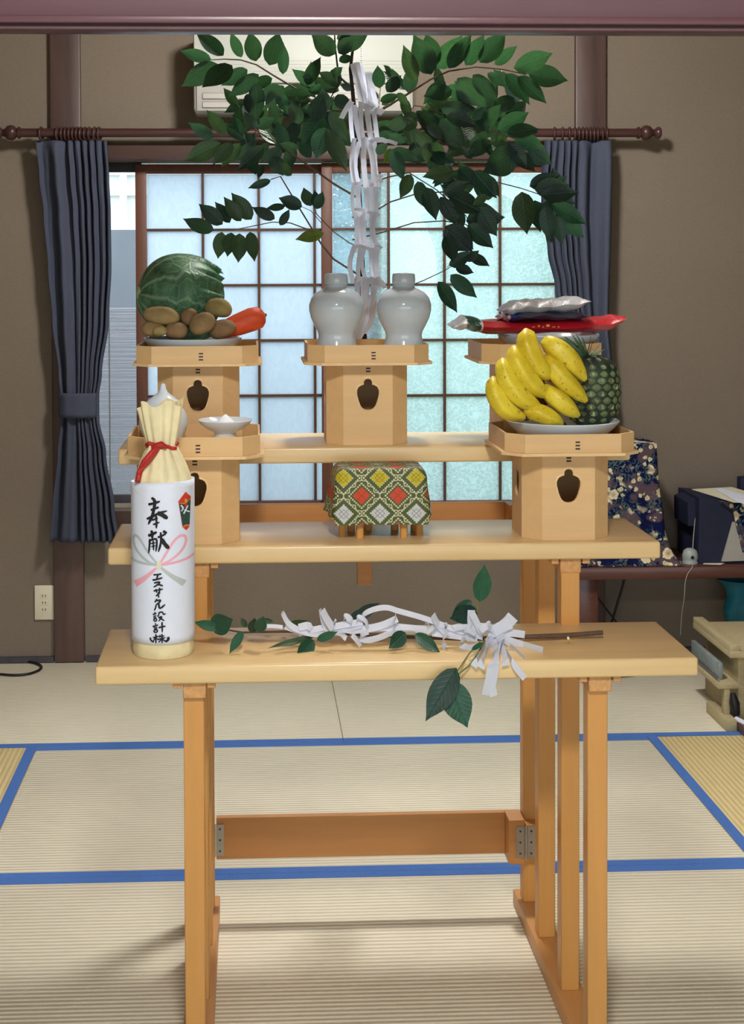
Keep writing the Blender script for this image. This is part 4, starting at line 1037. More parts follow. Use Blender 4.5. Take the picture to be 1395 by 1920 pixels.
# paper streamers hung on the branch
sh = thing('paper_streamer', at(684, 600, 3.13), 'long white zigzag paper streamers hanging down the evergreen branch', 'streamer')
YP = 3.135
TIERS = [(668, 118, 690, 196), (686, 140, 700, 205), (676, 195, 690, 266), (682, 262, 690, 345), (684, 340, 690, 408), (685, 400, 690, 468), (686, 462, 690, 530), (690, 525, 686, 590)]
rs2 = random.Random(5)
for i, (xa_, ya_, xb_, yb_) in enumerate(TIERS):
    n_ = 3 if i < 2 else 5
    for k in range(n_):
        o_ = (k-(n_-1)/2)/max(1, (n_-1)/2)
        w_ = .0095+.004*rs2.random()
        spread = 10 if i < 2 else 24
        xs0 = xa_+o_*spread*.8+rs2.uniform(-2, 2); xs1 = xb_+o_*spread*(1.0 if i < 4 else .9)+rs2.uniform(-4, 4)-3
        bow = rs2.uniform(-9, 5)*(1 if i > 2 else .3); yy0 = ya_+rs2.uniform(-6, 4); yy1 = yb_+rs2.uniform(-6, 8)
        dy0 = rs2.uniform(-.02, .012)-.012*(1-abs(o_))
        P_ = []
        for t_ in (0, .2, .4, .6, .8, 1):
            P_.append(at(xs0+(xs1-xs0)*t_+bow*math.sin(PI*t_), yy0+(yy1-yy0)*t_, YP+dy0-.012*math.sin(PI*t_)))
        a = rs2.uniform(-.7, .7)
        build(MB().ribbon(P_, w_, Vector((math.cos(a), math.sin(a), 0)), .0005), 'paper_strip', m_washi, sh, smooth=30)
for (x0, y0, x1, y1, w_) in ((660, 190, 640, 222, .013), (702, 210, 718, 212, .016), (700, 262, 726, 266, .011), (706, 264, 745, 270, .009), (700, 333, 716, 332, .008), (700, 338, 718, 341, .008), (698, 402, 712, 405, .008), (702, 462, 716, 466, .007), (672, 262, 700, 266, .009), (668, 205, 700, 203, .009), (664, 345, 700, 348, .008), (664, 392, 700, 402, .007), (664, 462, 700, 470, .007), (666, 525, 716, 532, .016), (705, 520, 722, 540, .012)):
    P_ = [at(x0+(x1-x0)*t_, y0+(y1-y0)*t_-3*math.sin(PI*t_), YP-.02-.01*t_) for t_ in (0, .33, .66, 1)]
    build(MB().ribbon(P_, w_, Vector((0, .5, 1)), .0005), 'paper_tab', m_washi, sh, smooth=30)
for (pts, w_) in (([(700, 555), (690, 590), (676, 620), (660, 648)], .026), ([(688, 540), (680, 580), (668, 615), (652, 640)], .016), ([(706, 560), (700, 590), (692, 612), (684, 625)], .012)):
    build(MB().ribbon([at(x, y, YP-.02) for x, y in pts], w_, Vector((.8, .3, .35)), .0006), 'paper_strip', m_washi, sh, smooth=30)

# ------------------------------------------------------------------ cut branch with paper streamers on the front shelf
tm = thing('offering_branch', (at(700, 1200, Y1+.13).x, Y1+.13, Z1), 'leafy cut branch tied with white paper streamers lying across the lowest shelf', 'branch')
def onsh(px, py, h): return atz(px, py, Z1+h)
stp = [onsh(1130, 1186, .012), onsh(1080, 1190, .009), onsh(1060, 1192, .008), onsh(985, 1194, .010), onsh(880, 1198, .011), onsh(760, 1194, .010), onsh(640, 1188, .009), onsh(540, 1184, .008), onsh(455, 1186, .007), onsh(420, 1180, .008)]
build(MB().tube(stp, [.0045, .0045, .0052, .0042, .004, .0036, .003, .0026, .002, .0012], 8), 'stem', m_twig, tm)
build(MB().tube([onsh(1064, 1194, .013)-Vector((0, .004, 0)), onsh(1064, 1195, .013)-Vector((0, .0075, 0))], .0024, 8), 'bud_scar', m_cream, tm)
def lf(a, b, ha, hb, shade, wk=1.0, roll=0.0, fac=Vector((0, -.75, .65))):
    add_leaf(tm, onsh(a[0], a[1], ha), onsh(b[0], b[1], hb), shade, rnd, wk, roll, fac)
def lfy(a, b, ya, y2, shade, wk=1.0, roll=0.0, fac=Vector((0, -1, .1))):
    add_leaf(tm, at(a[0], a[1], ya), at(b[0], b[1], y2), shade, rnd, wk*1.15, roll, fac)
YM1 = Y1+.11
lfy((412, 1178), (362, 1166), YM1, YM1-.01, 1, .8); lfy((395, 1178), (438, 1160), YM1, YM1-.01, 1, 1.4)
lfy((455, 1184), (430, 1226), YM1-.02, YM1-.05, 1, .75, .3)
lfy((472, 1186), (478, 1158), YM1, YM1-.01, 0, 1.3); lfy((484, 1185), (494, 1156), YM1-.01, YM1-.02, 1, 1.3); lfy((462, 1176), (452, 1158), YM1+.02, YM1+.02, 2, 1.2); lfy((512, 1166), (490, 1160), YM1+.02, YM1+.02, 1, .8)
lfy((540, 1170), (578, 1165), YM1+.03, YM1+.02, 2, .7, .5); lfy((588, 1196), (502, 1216), YM1-.01, YM1-.04, 2, .35, .8)
lfy((588, 1200), (556, 1236), YM1-.02, YM1-.05, 1, 1.0); lfy((594, 1200), (634, 1184), YM1-.02, YM1-.03, 1, .8)
lfy((655, 1172), (690, 1140), YM1+.04, YM1+.05, 0, 1.0); lfy((665, 1160), (712, 1130), YM1+.05, YM1+.05, 0, .9)
lfy((760, 1186), (730, 1216), YM1-.03, YM1-.05, 1, 1.2); lfy((778, 1188), (826, 1224), YM1-.03, YM1-.05, 1, .9)
build(MB().tube([onsh(905, 1196, .012), at(893, 1150, YM1), at(897, 1128, YM1), at(890, 1124, YM1)], [.002, .0018, .0014, .001], 6), 'shoot', m_twigg, tm)
lfy((900, 1128), (908, 1056), YM1, YM1-.01, 1, .75); lfy((884, 1126), (846, 1160), YM1, YM1-.01, 1, .9); lfy((896, 1146), (842, 1160), YM1, YM1-.02, 0, 1.2)
hy = Y1-.018
sp0 = [onsh(910, 1198, .012), onsh(898, 1222, .008), at(880, 1248, Y1-.008), at(862, 1262, hy), at(840, 1272, hy)]
build(MB().tube(sp0, [.002, .002, .0018, .0015, .0012], 6), 'shoot', m_twigg, tm)
build(MB().tube([onsh(900, 1204, .02), at(880, 1225, Y1+.01), at(862, 1252, hy), at(850, 1268, hy)], [.0016, .0015, .0014, .0012], 6), 'shoot', m_twigg, tm)
lfy((856, 1252), (798, 1352), hy, hy-.01, 0, .72, .2); lfy((840, 1276), (876, 1364), hy, hy-.012, 1, 1.0)
lfy((884, 1218), (908, 1204), Y1+.02, Y1+.03, 1, .6)
# paper
def pr_(pts, w_, sd=Vector((0, .6, .8)), nm='paper_strip'):
    build(MB().ribbon([Vector(p) for p in pts], w_, sd, .0005), nm, m_washi, tm, smooth=30)
yq = Y1+.10
def q_(x, y, dy=0.0):
    ys_ = atz(x, y, Z1).y if y > 1100 else 9
    return at(x, y, max(Y1-.010, min(yq+dy*.3, ys_-.012)))
FR = [([(938, 1190), (928, 1230), (922, 1270), (914, 1304)], .022, -.115), ([(930, 1195), (925, 1240), (920, 1280), (926, 1305)], .014, -.112), ([(925, 1192), (912, 1225), (900, 1252)], .016, -.09), ([(918, 1195), (905, 1220), (888, 1250)], .012, -.085),
      ([(935, 1200), (945, 1225), (948, 1248)], .013, -.09), ([(940, 1205), (962, 1245), (984, 1272)], .012, -.10), ([(940, 1196), (975, 1208), (1018, 1220)], .013, -.06), ([(930, 1190), (955, 1186), (984, 1190)], .013, -.02), ([(925, 1188), (950, 1170), (962, 1156)], .022, -.02), ([(915, 1190), (940, 1175), (958, 1168)], .020, -.03), ([(905, 1190), (895, 1170), (885, 1150)], .012, -.03), ([(890, 1190), (882, 1165), (884, 1144)], .014, -.02), ([(942, 1200), (965, 1215), (985, 1235)], .007, -.07)]
for pts, w_, dy in FR:
    n_ = len(pts); pr_([q_(x, y, dy*(i/(n_-1))) for i, (x, y) in enumerate(smooth2(pts))] if False else [q_(x, y, dy*min(1, i/(len(smooth2(pts))-1)*1.4)) for i, (x, y) in enumerate(smooth2(pts))], w_, Vector((.55, .1, .6)) if abs(pts[0][0]-pts[-1][0]) < 25 else Vector((0, .25, .9)))
LONG = [([(905, 1195), (850, 1180), (800, 1160), (745, 1145)], .012, .0), ([(900, 1192), (850, 1185), (790, 1180), (740, 1175)], .015, .01), ([(895, 1196), (850, 1190), (810, 1185)], .018, -.01), ([(745, 1160), (710, 1176), (660, 1182), (640, 1178)], .016, -.01), ([(750, 1176), (700, 1178), (655, 1184)], .014, .0), ([(742, 1150), (738, 1170), (745, 1192)], .016, -.02),
        ([(745, 1145), (725, 1138), (700, 1142), (680, 1152), (678, 1165)], .012, .02), ([(745, 1182), (700, 1200), (676, 1200), (676, 1190), (690, 1184)], .013, -.04), ([(680, 1166), (640, 1172), (620, 1176)], .014, .0), ([(678, 1172), (645, 1182), (625, 1184)], .012, -.01),
        ([(615, 1186), (590, 1190), (560, 1182), (540, 1170), (530, 1150), (530, 1146)], .013, -.02), ([(610, 1176), (580, 1182), (555, 1182), (535, 1174)], .013, .0), ([(625, 1180), (612, 1160), (604, 1144)], .020, -.02), ([(612, 1184), (604, 1165), (600, 1142)], .012, .0), ([(530, 1176), (515, 1174), (500, 1174)], .008, .0), ([(836, 1186), (820, 1170), (812, 1152)], .018, -.01), ([(840, 1184), (828, 1200), (836, 1216)], .012, -.05), ([(880, 1200), (868, 1188), (876, 1180), (892, 1190)], .010, -.04), ([(868, 1196), (862, 1210), (880, 1216), (900, 1212)], .014, -.05), ([(660, 1190), (672, 1204), (676, 1212)], .012, -.05), ([(890, 1188), (872, 1172), (850, 1178)], .014, -.02)]
rq = random.Random(21)
for k in range(15):                                   # short curled ends among the long strips
    x = rq.choice((560, 600, 620, 660, 690, 735, 750, 800, 830, 860, 880, 900, 915)); y = 1180+rq.uniform(-6, 10); a = rq.uniform(-2.6, .5); L = rq.uniform(18, 40)
    LONG.append(([(x, y), (x+L*.5*math.cos(a)+6, y+L*.3*math.sin(a)-4), (x+L*math.cos(a), y+L*.7*math.sin(a)), (x+L*1.15*math.cos(a), y+L*.55*math.sin(a)+4)], rq.uniform(.009, .016), rq.uniform(-.05, .02)))
for pts, w_, dy in LONG:
    pr_([q_(x, y, dy) for x, y in smooth2(pts)], w_, Vector((.2, .75, .65)))

# ------------------------------------------------------------------ curtains, rod
RY = YW-.085; RZ = at(600, 249, RY).z
rod = thing('curtain_rod', (.3, RY, RZ), 'dark wooden curtain rod with turned knob ends', 'curtain rod')
xr0_, xr1_ = at(38, 246, RY).x, at(1195, 248, RY).x
build(MB().tube([(xr0_, RY, RZ), (xr1_, RY, RZ)], .0155, 16), 'pole', m_rod, rod)
def finial(x, s):
    pr = [(0.0155, -.002), (.021, 0), (.021, .008), (.016, .010), (.016, .014), (.024, .020), (.0275, .032), (.024, .045), (.015, .053), (.012, .062), (.017, .066), (.0215, .073), (.0215, .079), (.017, .084), (0, .085)]
    build(MB().lathe([(a, s*b) for a, b in pr], (x, RY, RZ), 24, 'x'), 'finial', m_rod, rod)
finial(xr1_, 1); finial(xr0_, -1)
for x in (-.645, 1.262):
    build(MB().tube([(x, RY, RZ-.004), (x, YW-.03, RZ-.004), (x, YW-.019, RZ-.004)], [.008, .008, .022], 12), 'bracket', m_rod, rod)
def curtain(EL, folds, label, rings, tie):
    ys_ = [e[0] for e in EL]
    CYd = YW-.085
    def edge(py):
        for a, b in zip(EL, EL[1:]):
            if a[0] <= py <= b[0]:
                t_ = (py-a[0])/(b[0]-a[0]); t_ = t_*t_*(3-2*t_); return a[1]+(b[1]-a[1])*t_, a[2]+(b[2]-a[2])*t_
        return EL[-1][1:3]
    t = thing('curtain', (at((EL[-1][1]+EL[-1][2])/2, EL[-1][0], CYd).x, CYd, at(160, EL[-1][0], CYd).z), label, 'curtain', 'window curtains')
    def fn(u, v):
        py = ys_[0]+(ys_[-1]-ys_[0])*v; l, r_ = edge(py); w_ = r_-l
        uu = folds(u)
        ph = 2*PI*uu
        amp = .021*(1.0-.35*math.exp(-((py-(tie[0]+tie[1])/2)/60)**2))
        top = math.exp(-((v)/.03)**2)
        dz = amp*math.sin(ph)*(1-.4*top)+.006*math.sin(2.3*ph+4*v)*(1-top)
        p = at(l+w_*u+1.2*math.sin(ph*1.0+1.3), py, CYd)
        p.y += dz; return p
    o = build(MB().grid(fn, 150, 70), 'cloth', m_curt, t, smooth=180)
    o.modifiers.new('thick', 'SOLIDIFY').thickness = .002
    l, r_ = edge((tie[0]+tie[1])/2)
    def band(u, v):
        a = 2*PI*u; py = tie[0]+(tie[1]-tie[0])*v; cx_ = (l+r_)/2; hw = (r_-l)/2+2
        p = at(cx_+hw*math.cos(a), py, CYd); p.y += math.sin(a)*.036+.0008*math.sin(9*a); return p
    bo = build(MB().grid(band, 48, 6, closed=True), 'tieback', m_curt, t, smooth=180); bo.modifiers.new('thick', 'SOLIDIFY').thickness = .003
    for px_ in rings:
        c_ = at(px_, 249, RY); mb = MB()
        mb.grid(lambda u, v: (c_.x+.0045*math.cos(2*PI*v)+.004*math.sin(2*PI*u), RY+(.0215+.0045*math.sin(2*PI*v))*math.sin(2*PI*u), RZ-.004+(.0215+.0045*math.sin(2*PI*v))*math.cos(2*PI*u)), 20, 8)
        build(mb, 'ring', m_rod, t, smooth=180)
    return t
def foldL(u): return (u*2.6 if u < .42 else 1.09+(u-.42)*10)
curtain([(264, 66, 200), (330, 72, 204), (400, 80, 207), (500, 88, 208), (600, 96, 203), (700, 108, 190), (745, 112, 184), (785, 113, 185), (850, 107, 198), (950, 98, 214), (1016, 92, 223)], foldL,
        'blue-grey curtain tied back beside the wall outlet', [77, 108, 117, 124, 131, 138, 145, 152, 160, 168, 178, 186], (736, 782))
def foldR(u): return (u*10 if u < .58 else 5.8+(u-.58)*2.6)
curtain([(264, 1020, 1144), (330, 1014, 1144), (400, 1014, 1143), (470, 1026, 1142), (540, 1040, 1140), (600, 1052, 1139), (700, 1072, 1146), (745, 1082, 1150), (785, 1084, 1152), (850, 1072, 1158), (950, 1058, 1166), (1016, 1050, 1170)], foldR,
        'blue-grey curtain tied back behind the food packets', [1040, 1055, 1068, 1078, 1086, 1093, 1100, 1107, 1114, 1121, 1130, 1138], (736, 782))

# ------------------------------------------------------------------ air conditioner
a0, a1 = at(362, 66, YW-.2), at(776, 216, YW-.2)
ac = thing('air_conditioner', ((a0.x+a1.x)/2, YW-.1, a1.z), 'ivory wall air conditioner above the window', 'air conditioner')
zs = at(560, 157, YW-.2).z
build(MB().box(a0.x, a1.x, YW-.19, YW-.001, a1.z+.012, a0.z+.015, .012, 3), 'body', m_ac, ac)
build(MB().box(a0.x+.002, a1.x-.002, YW-.206, YW-.188, zs+.002, a0.z+.010, .005, 2), 'front_panel', m_ac, ac)
build(MB().box(a0.x+.010, a1.x-.010, YW-.198, YW-.185, a1.z+.014, zs-.006, .004, 2), 'lower_panel', m_acd, ac)
for k in range(2): build(MB().box(a0.x+.03, a1.x-.12, YW-.203, YW-.197, a1.z+.024+k*.03, a1.z+.047+k*.03, .003, 1), 'louver', m_acd, ac)
for k in range(5): build(MB().box(a0.x+.03, a1.x-.03, YW-.2072, YW-.2058, zs+.03+k*.012, zs+.0305+k*.012), 'panel_groove', m_acd, ac)

# ------------------------------------------------------------------ ceiling lamps (outside the frame; the chain hangs into it)
def lamp(name, loc, power, label, chain=False):
    x, y, z = loc
    t = thing(name, (x, y, z), label, 'lamp')
    build(MB().lathe([(0, .06), (.05, .058), (.2, .035), (.235, .012), (.24, 0), (.232, 0), (.225, .01), (.19, .03), (.05, .05), (0, .052)], (x, y, z), 40), 'lamp_shade', m_ac, t, smooth=60)
    build(MB().grid(lambda u, v: (x+(.15+.016*math.cos(2*PI*v))*math.cos(2*PI*u), y+(.15+.016*math.cos(2*PI*v))*math.sin(2*PI*u), z+.012+.016*math.sin(2*PI*v)), 40, 10), 'ring_tube', m_lamp, t, smooth=180)
    build(MB().tube([(x, y, z+.058), (x, y, ZC-.001)], [.02, .03], 12), 'stem', m_ac, t)
    l = bpy.data.lights.new('lamp_light', 'POINT'); l.energy = power; l.color = (1, .975, .94); l.shadow_soft_size = .13
    lo = bpy.data.objects.new('lamp_light', l); COL.objects.link(lo); lo.location = (x, y, z-.045)
    if chain:
        e = at(678, 160, y); n_ = 60; zb_ = e.z
        cm_ = MB()
        for k in range(int((z-zb_)/.0052)):
            c_ = (e.x, e.y, z-.0052*k)
            cm_.lathe([(0, -.0021), (.0019, -.001), (.0019, .001), (0, .0021)], c_, 6)
        tag(build(cm_, 'pull_chain', m_paper, t, smooth=180), 'white bead pull chain')
lamp('pendant_lamp', LAMP_BACK, P_BACK, 'round ceiling lamp with a white bead pull chain hanging before the air conditioner', True)
lamp('pendant_lamp', LAMP_FRONT, P_FRONT, 'round ceiling lamp in the room on this side of the lintel')

# ------------------------------------------------------------------ wall outlet, floor cable
o0, o1 = at(65, 1097, YW), at(102, 1161, YW)
ou = thing('wall_outlet', ((o0.x+o1.x)/2, YW, o1.z), 'cream three-socket outlet plate beside the brown pillar', 'outlet')
ox1 = min(o1.x, -.7155)
build(MB().box(o0.x, ox1, YW-.008, YW-.0002, o1.z, o0.z, .003, 2), 'plate', m_outlet, ou)
om = (o0.x+ox1)/2
for k in range(3):
    z = o1.z+(o0.z-o1.z)*(.30+.2*k); s_ = build(MB().box(om-.013, om+.013, YW-.0095, YW-.0075, z-.011, z+.011, .001, 1), 'socket', m_outlet, ou)
    for dx in (-.005, .005): build(MB().box(om+dx-.0012, om+dx+.0012, YW-.0101, YW-.009, z-.0045, z+.0045), 'slot', m_black, s_)
cb = [atz(x, y, .005) for x, y in ((-40, 1237), (0, 1238), (40, 1239), (68, 1243), (80, 1250), (72, 1258), (50, 1265), (20, 1266), (0, 1264), (-40, 1262))]
tag(build(MB().tube([Vector(p) for p in smooth2([tuple(c_) for c_ in cb])], .0045, 8), 'floor_cable', m_black), 'black cable looped on the floor below the outlet', 'cable')

# ------------------------------------------------------------------ dark board along the wall with covered things on it
YD0, YD1 = YW-.34, YW-.012
dl = at(1085, 1063, YD0); zD = at(1240, 1063, YD0).z
db = thing('low_board_table', (dl.x+.6, (YD0+YD1)/2, 0), 'low dark lacquered board table against the wall', 'table')
thD = zD-at(1240, 1086, YD0).z
build(MB().box(dl.x, XB-.3, YD0, YD1, zD-thD, zD, .004), 'board', m_darkwood, db)
lx0, lx1 = at(1085, 1120, YD0+.03).x, at(1122, 1120, YD0+.03).x
build(MB().box(lx0, lx1, YD0+.03, YD1-.02, .0005, zD-thD+.001, .003), 'leg', m_darkwood, db)
build(MB().box(XB-.42, XB-.36, YD0+.03, YD1-.02, .0005, zD-thD+.001, .003), 'leg', m_darkwood, db)
def floral():
    t = NT('navy_rose_print'); v = t.coord('Object', (1, 1, 1))
    cl = t.rng(t.noise(v, 9, 2, .5), .44, .50)
    def flower(scale, k):
        vo = t.n('ShaderNodeTexVoronoi', feature='F1'); t.l(v, vo.inputs['Vector']); vo.inputs['Scale'].default_value = scale
        vs = t.n('ShaderNodeTexVoronoi', feature='F1'); t.l(v, vs.inputs['Vector']); vs.inputs['Scale'].default_value = scale*4
        d = t.ma('MULTIPLY_ADD', vs.outputs['Distance'], .22, vo.outputs['Distance'])
        return t.rng(d, k, k-.06), t.rng(vo.outputs['Distance'], 0, .25), vo.outputs['Color']
    f1, s1, c1 = flower(19, .50); f2, s2, c2 = flower(40, .46)
    lv = t.rng(t.noise(v, 70, 2, .5, 1.5), .52, .56)
    base = t.mix(t.ma('MULTIPLY', lv, t.rng(t.noise(v, 11, 2), .42, .50)), C(14, 20, 62), C(78, 100, 96))
    pur = t.rng(t.noise(v, 13, 2), .50, .56); base = t.mix(t.ma('MULTIPLY', pur, .8), base, C(92, 74, 80))
    cre = t.mix(s1, C(150, 124, 86), C(222, 208, 172)); cre2 = t.mix(s2, C(160, 150, 110), C(206, 198, 160))
    col = t.mix(t.ma('MULTIPLY', f2, t.rng(t.noise(v, 14, 2), .44, .5)), base, cre2); col = t.mix(t.ma('MULTIPLY', f1, cl), col, cre)
    t.l(col, t.b.inputs['Base Color']); t.rough(.9, .1); return t.m
m_flor = floral()
YQ = YW-.235
def pw(px_, py_, y): return at(px_, py_, y)
cvx = thing('covered_box', (at(1185, 1060, YQ).x, YQ, zD), 'upright box hidden under a navy rose-print cloth', 'box')
PR = [(834, 1088, 1238), (850, 1086, 1239), (880, 1084, 1240), (920, 1080, 1243), (960, 1076, 1249), (1000, 1070, 1253), (1030, 1066, 1262), (1052, 1062, 1276), (1062, 1060, 1288)]
def drape(u, v):
    t_ = v*(len(PR)-1); k = min(int(t_), len(PR)-2); f_ = t_-k
    py = PR[k][0]+(PR[k+1][0]-PR[k][0])*f_; l = PR[k][1]+(PR[k+1][1]-PR[k][1])*f_; r_ = PR[k][2]+(PR[k+1][2]-PR[k][2])*f_
    xl, xr_ = at(l, py, YQ-.10).x, at(r_, py, YQ-.10).x; z = max(at(1180, py, YQ-.10).z, zD+.0015)
    hx = (xr_-xl)/2; x, y = rrect(u, hx, .085+.02*v*v, .025)
    fo = .006*v*math.sin(2*PI*u*11)
    return Vector(((xl+xr_)/2+x*(1+fo/hx), YQ+.03+y*(1+fo/.1)-.02, z))
mb = MB().grid(drape, 120, 40, closed=True); n0 = len(mb.v)
build(mb, 'cloth_cover', m_flor, cvx, smooth=180)
build(MB().box(at(1092, 840, YQ-.08).x, at(1234, 840, YQ-.08).x, YQ-.07, YQ+.09, at(1180, 846, YQ-.10).z-.01, at(1180, 834, YQ-.1).z, .004), 'cloth_top', m_flor, cvx)
build(MB().box(at(1096, 840, YQ-.08).x, at(1230, 840, YQ-.08).x, YQ-.06, YQ+.08, zD+.002, at(1180, 846, YQ-.10).z-.004), 'box_body', m_darkwood, cvx)
# printer-like machine under a dark cover, papers on top
YG = YW-.20
g0 = at(1306, 1052, YG-.08)
pt_ = thing('covered_machine', (at(1400, 1050, YG).x, YG, zD), 'dark navy machine with a grey front and rose cloth, papers on top', 'machine')
zt1 = at(1340, 936, YG-.09).z
gx = lambda px_, py_: at(px_, py_, YG-.10).x
def prismY(poly, y0, y1):
    m_ = MB(); n_ = len(poly); vs = [Vector((p[0], y0, p[1])) for p in poly]+[Vector((p[0], y1, p[1])) for p in poly]
    m_.add(vs, [tuple(range(n_)), tuple(reversed(range(n_, 2*n_)))]+[(k, (k+1) % n_, n_+(k+1) % n_, n_+k) for k in range(n_)]); return m_
gp = lambda px_, py_: (gx(px_, py_), at(px_, py_, YG-.10).z)
zb2 = zD+.001
build(prismY([gp(1311, 934), gp(1440, 944), (gx(1440, 1050), zb2), (gx(1309, 1044), zb2)], YG-.10, YG+.14), 'body', m_navy, pt_)
build(prismY([gp(1296, 946), gp(1312, 938), gp(1310, 990), gp(1297, 990)], YG-.06, YG+.10), 'side_pocket', m_navy, pt_)
build(prismY([gp(1373, 978), gp(1440, 985), (gx(1440, 1050), zb2+.012), (gx(1352, 1046), zb2+.008)], YG-.108, YG-.099), 'front_panel', m_greyp, pt_)
build(prismY([gp(1345, 938), gp(1450, 942), gp(1450, 1010), gp(1390, 1034), gp(1378, 985), gp(1372, 955)], YG-.116, YG-.109), 'rose_cloth', m_flor, pt_)
for k, (poly, lab_, dz, mt_) in enumerate(((((1297, 917), (1372, 913), (1430, 930), (1420, 944), (1375, 941)), 'cream paper sheet lying on the covered machine', .004, m_cream), (((1340, 916), (1352, 915), (1430, 938), (1400, 946), (1378, 938)), 'white paper strip lying on top of the cream sheet', .0075, m_paper))):
    zt_ = max(at(1340, 936, YG-.1).z, at(1440, 944, YG-.1).z)+dz; vs = [atz(x, y, zt_) for x, y in poly]; n_ = len(vs)
    m_ = MB(); m_.add(vs+[p-Vector((0, 0, .002)) for p in vs], [tuple(range(n_)), tuple(reversed(range(n_, 2*n_)))]+[(k2, (k2+1) % n_, n_+(k2+1) % n_, n_+k2) for k2 in range(n_)])
    tag(build(m_, 'paper_sheet', mt_, smooth=0), lab_, 'paper')
db_ = at(1389, 905, YW-.04)
tag(build(MB().box(at(1385, 900, YW-.03).x, at(1440, 900, YW-.03).x, YW-.05, YW-.01, zD+.002, at(1390, 894, YW-.03).z, .003), 'upright_folder', m_navy), 'dark blue upright folder behind the papers at the edge', 'folder')
# small grey device with its cord
dv = at(1294, 1060, YD0+.05)
dvc = thing('small_device', (dv.x, YD0+.05, zD), 'small round grey device with a dark eye on the board', 'device')
build(MB().lathe([(0, 0), (.026, 0), (.027, .006), (.024, .010), (.0265, .018), (.027, .030), (.022, .045), (.012, .052), (0, .054)], (dv.x, YD0+.05, zD+.0005), 32), 'body', m_device, dvc, smooth=60)
build(MB().lathe([(0, -.002), (.006, -.002), (.0065, .002)], (dv.x, YD0+.05-.026, zD+.026), 14, 'y'), 'lens', m_black, dvc)
build(MB().tube([(dv.x+.012, YD0+.06, zD+.045), at(1300, 1010, YD0+.08), at(1303, 975, YD0+.08), at(1307, 955, YD0+.085)], .0016, 6), 'cord', m_greyp, dvc)
build(MB().tube(smooth2([tuple(q) for q in ((dv.x-.004, YD0+.02, zD+.004), (dv.x-.006, YD0-.006, zD+.003), at(1285, 1080, YD0-.006), at(1283, 1125, YD0-.004), at(1278, 1150, YD0+.03), at(1276, 1190, YD0+.06))]), .0013, 6), 'cord', m_greyp, dvc)
dpa = [atz(x, y, zD+.001) for x, y in ((1318, 1058), (1335, 1045), (1368, 1053), (1352, 1059))]
m_ = MB(); m_.add(dpa+[p+Vector((0, 0, .0015)) for p in dpa], [(3, 2, 1, 0), (4, 5, 6, 7)]+[(k, (k+1) % 4, 4+(k+1) % 4, 4+k) for k in range(4)])
tag(build(m_, 'paper_sheet', m_cream, smooth=0), 'cream paper lying flat beside the small grey device', 'paper')
# cables below the board
for k, (pts, lab_) in enumerate(((((1172, 1080), (1166, 1105), (1158, 1130), (1146, 1170)), 'thick black cable hanging under the dark board'), (((1098, 1080), (1112, 1108), (1135, 1140), (1160, 1172)), 'thin black cable crossing the thick one under the board'))):
    tag(build(MB().tube([at(x, y, YW-.10-.04*k) for x, y in smooth2(pts)], .0045-.0012*k, 8), 'hanging_cable', m_black), lab_, 'cable')
bb = [at(1394, 1085, YW-.16), at(1350, 1085, YW-.16)]
def bagf(u, v):
    py = 1086+120*v; l = 1345+22*math.sin(v*2.2)+8*math.sin(v*9)-14*max(0, v-.55); r_ = 1470
    a = 2*PI*u; p = at((l+r_)/2+(r_-l)/2*math.cos(a), py, YW-.17); p.y += .06*math.sin(a)*(1+.15*math.sin(5*a+7*v)); return p
tag(build(MB().grid(bagf, 60, 24, closed=True), 'cloth_bag', m_teal, smooth=180), 'teal cloth bag hanging under the dark board', 'bag')

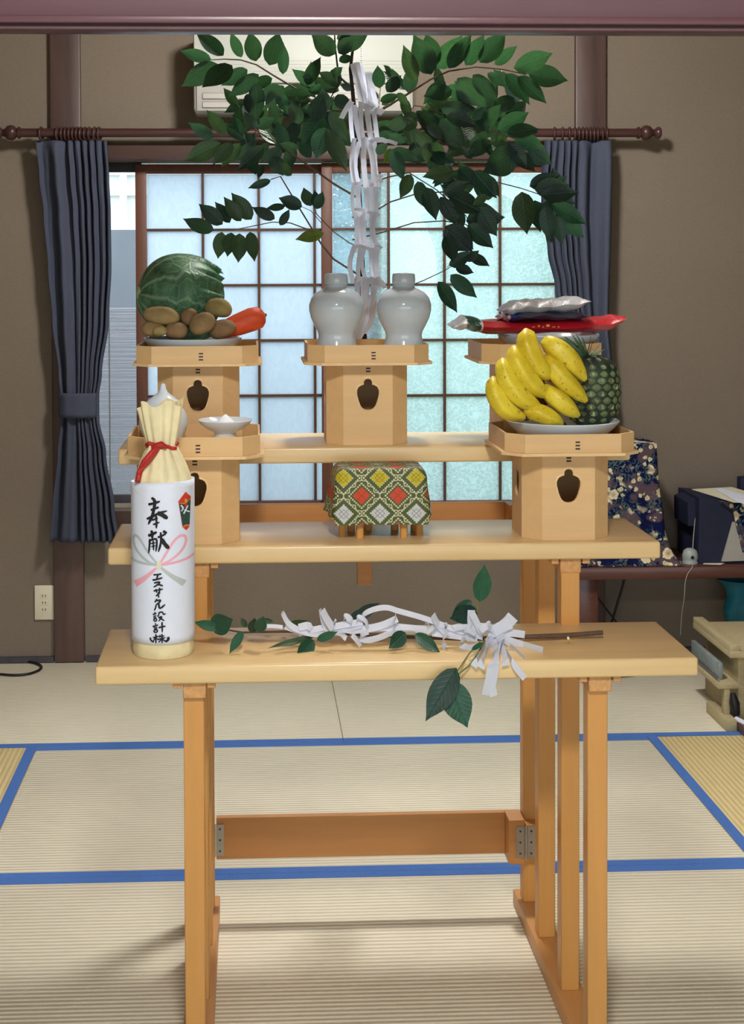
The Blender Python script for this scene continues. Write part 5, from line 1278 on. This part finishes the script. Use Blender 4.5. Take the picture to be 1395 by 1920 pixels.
# ------------------------------------------------------------------ raw plywood step stool in the corner
zp = .236
ps = thing('plywood_stool', (1.62, 4.5, 0), 'raw plywood stool with a raised edge strip', 'stool')
fa = atz(1366, 1222, zp); ra = atz(1302, 1166, zp)
px0 = (fa.x+ra.x)/2; py0, py1 = fa.y, ra.y
build(MB().box(px0, px0+.40, py0, py1, zp-.020, zp, .002), 'top_board', m_ply, ps)
build(MB().box(px0, px0+.032, py0+.003, py1-.003, zp-.0005, zp+.018, .002), 'edge_strip', m_ply, ps)
build(MB().box(px0+.035, px0+.055, py0+.03, py1-.02, .0005, zp-.0195, .002), 'side_panel', m_ply, ps)
build(MB().box(px0+.36, px0+.38, py0+.03, py1-.02, .0005, zp-.0195, .002), 'side_panel', m_ply, ps)
build(MB().box(px0-.03, px0+.034, py0+.02, py1-.02, .115, .132, .002), 'ledge', m_ply, ps)
build(MB().box(px0-.010, px0+.008, py0+.022, py0+.05, .034, .1155, .002), 'ledge_leg', m_ply, ps)
build(MB().box(px0-.022, px0+.012, py0-.03, py0+.16, .0005, .035, .002), 'foot', m_ply, ps)
tag(build(MB().box(px0-.016, px0-.001, py0+.06, py1-.03, .1325, .185, .004), 'plastic_bag', m_clear), 'greyish plastic bag tucked on the stool ledge', 'bag')
tag(build(MB().tube([(px0-.022, py0+.04, .137), (px0-.022, py1-.1, .137)], .004, 8), 'metal_rod', m_steel), 'thin metal rod lying on the stool ledge', 'rod')
def coil(cx_, cy_, n_, seed):
    rr = random.Random(seed); pts = []
    for k in range(n_*10):
        a = 2*PI*k/10; q = .045+.016*math.sin(k*.7)+rr.uniform(-.004, .004)
        pts.append((cx_+q*math.cos(a), cy_+.03*math.sin(a)+.01*math.sin(k*.31), .05+.012*math.sin(k*.9+1)+.04*math.sin(a+k*.15)))
    return pts
cp = atz(1280, 1222, .03)
tag(build(MB().tube(coil(cp.x+.02, cp.y+.18, 7, 2), .005, 6), 'cable_bundle', m_black, smooth=180), 'tangled black cable bundle behind the plywood stool', 'cable')
tag(build(MB().tube([atz(x, y, .006) for x, y in ((1150, 1268), (1180, 1266), (1215, 1262), (1250, 1240), (1270, 1225))], .006, 8), 'floor_cable', m_black), 'black cable on the floor behind the lowest shelf', 'cable')
hnd = thing('hand_tool', atz(1385, 1345, 0), 'dark handled tool with a white edge beside the stool', 'tool')
build(MB().box(px0+.012, px0+.26, py0-.18, py0-.02, .0005, .030, .006), 'base', m_darkwood, hnd)
build(MB().tube([(px0+.016, py0-.01, .032), (px0+.05, py0-.15, .034), (px0+.10, py0-.30, .036)], [.008, .008, .008], 8), 'white_edge', m_paper, hnd)
build(MB().tube([(px0+.022, py0+.008, .04), (px0+.016, py0+.006, .075), (px0+.012, py0+.01, .105)], [.012, .016, .008], 10), 'grip', m_black, hnd)
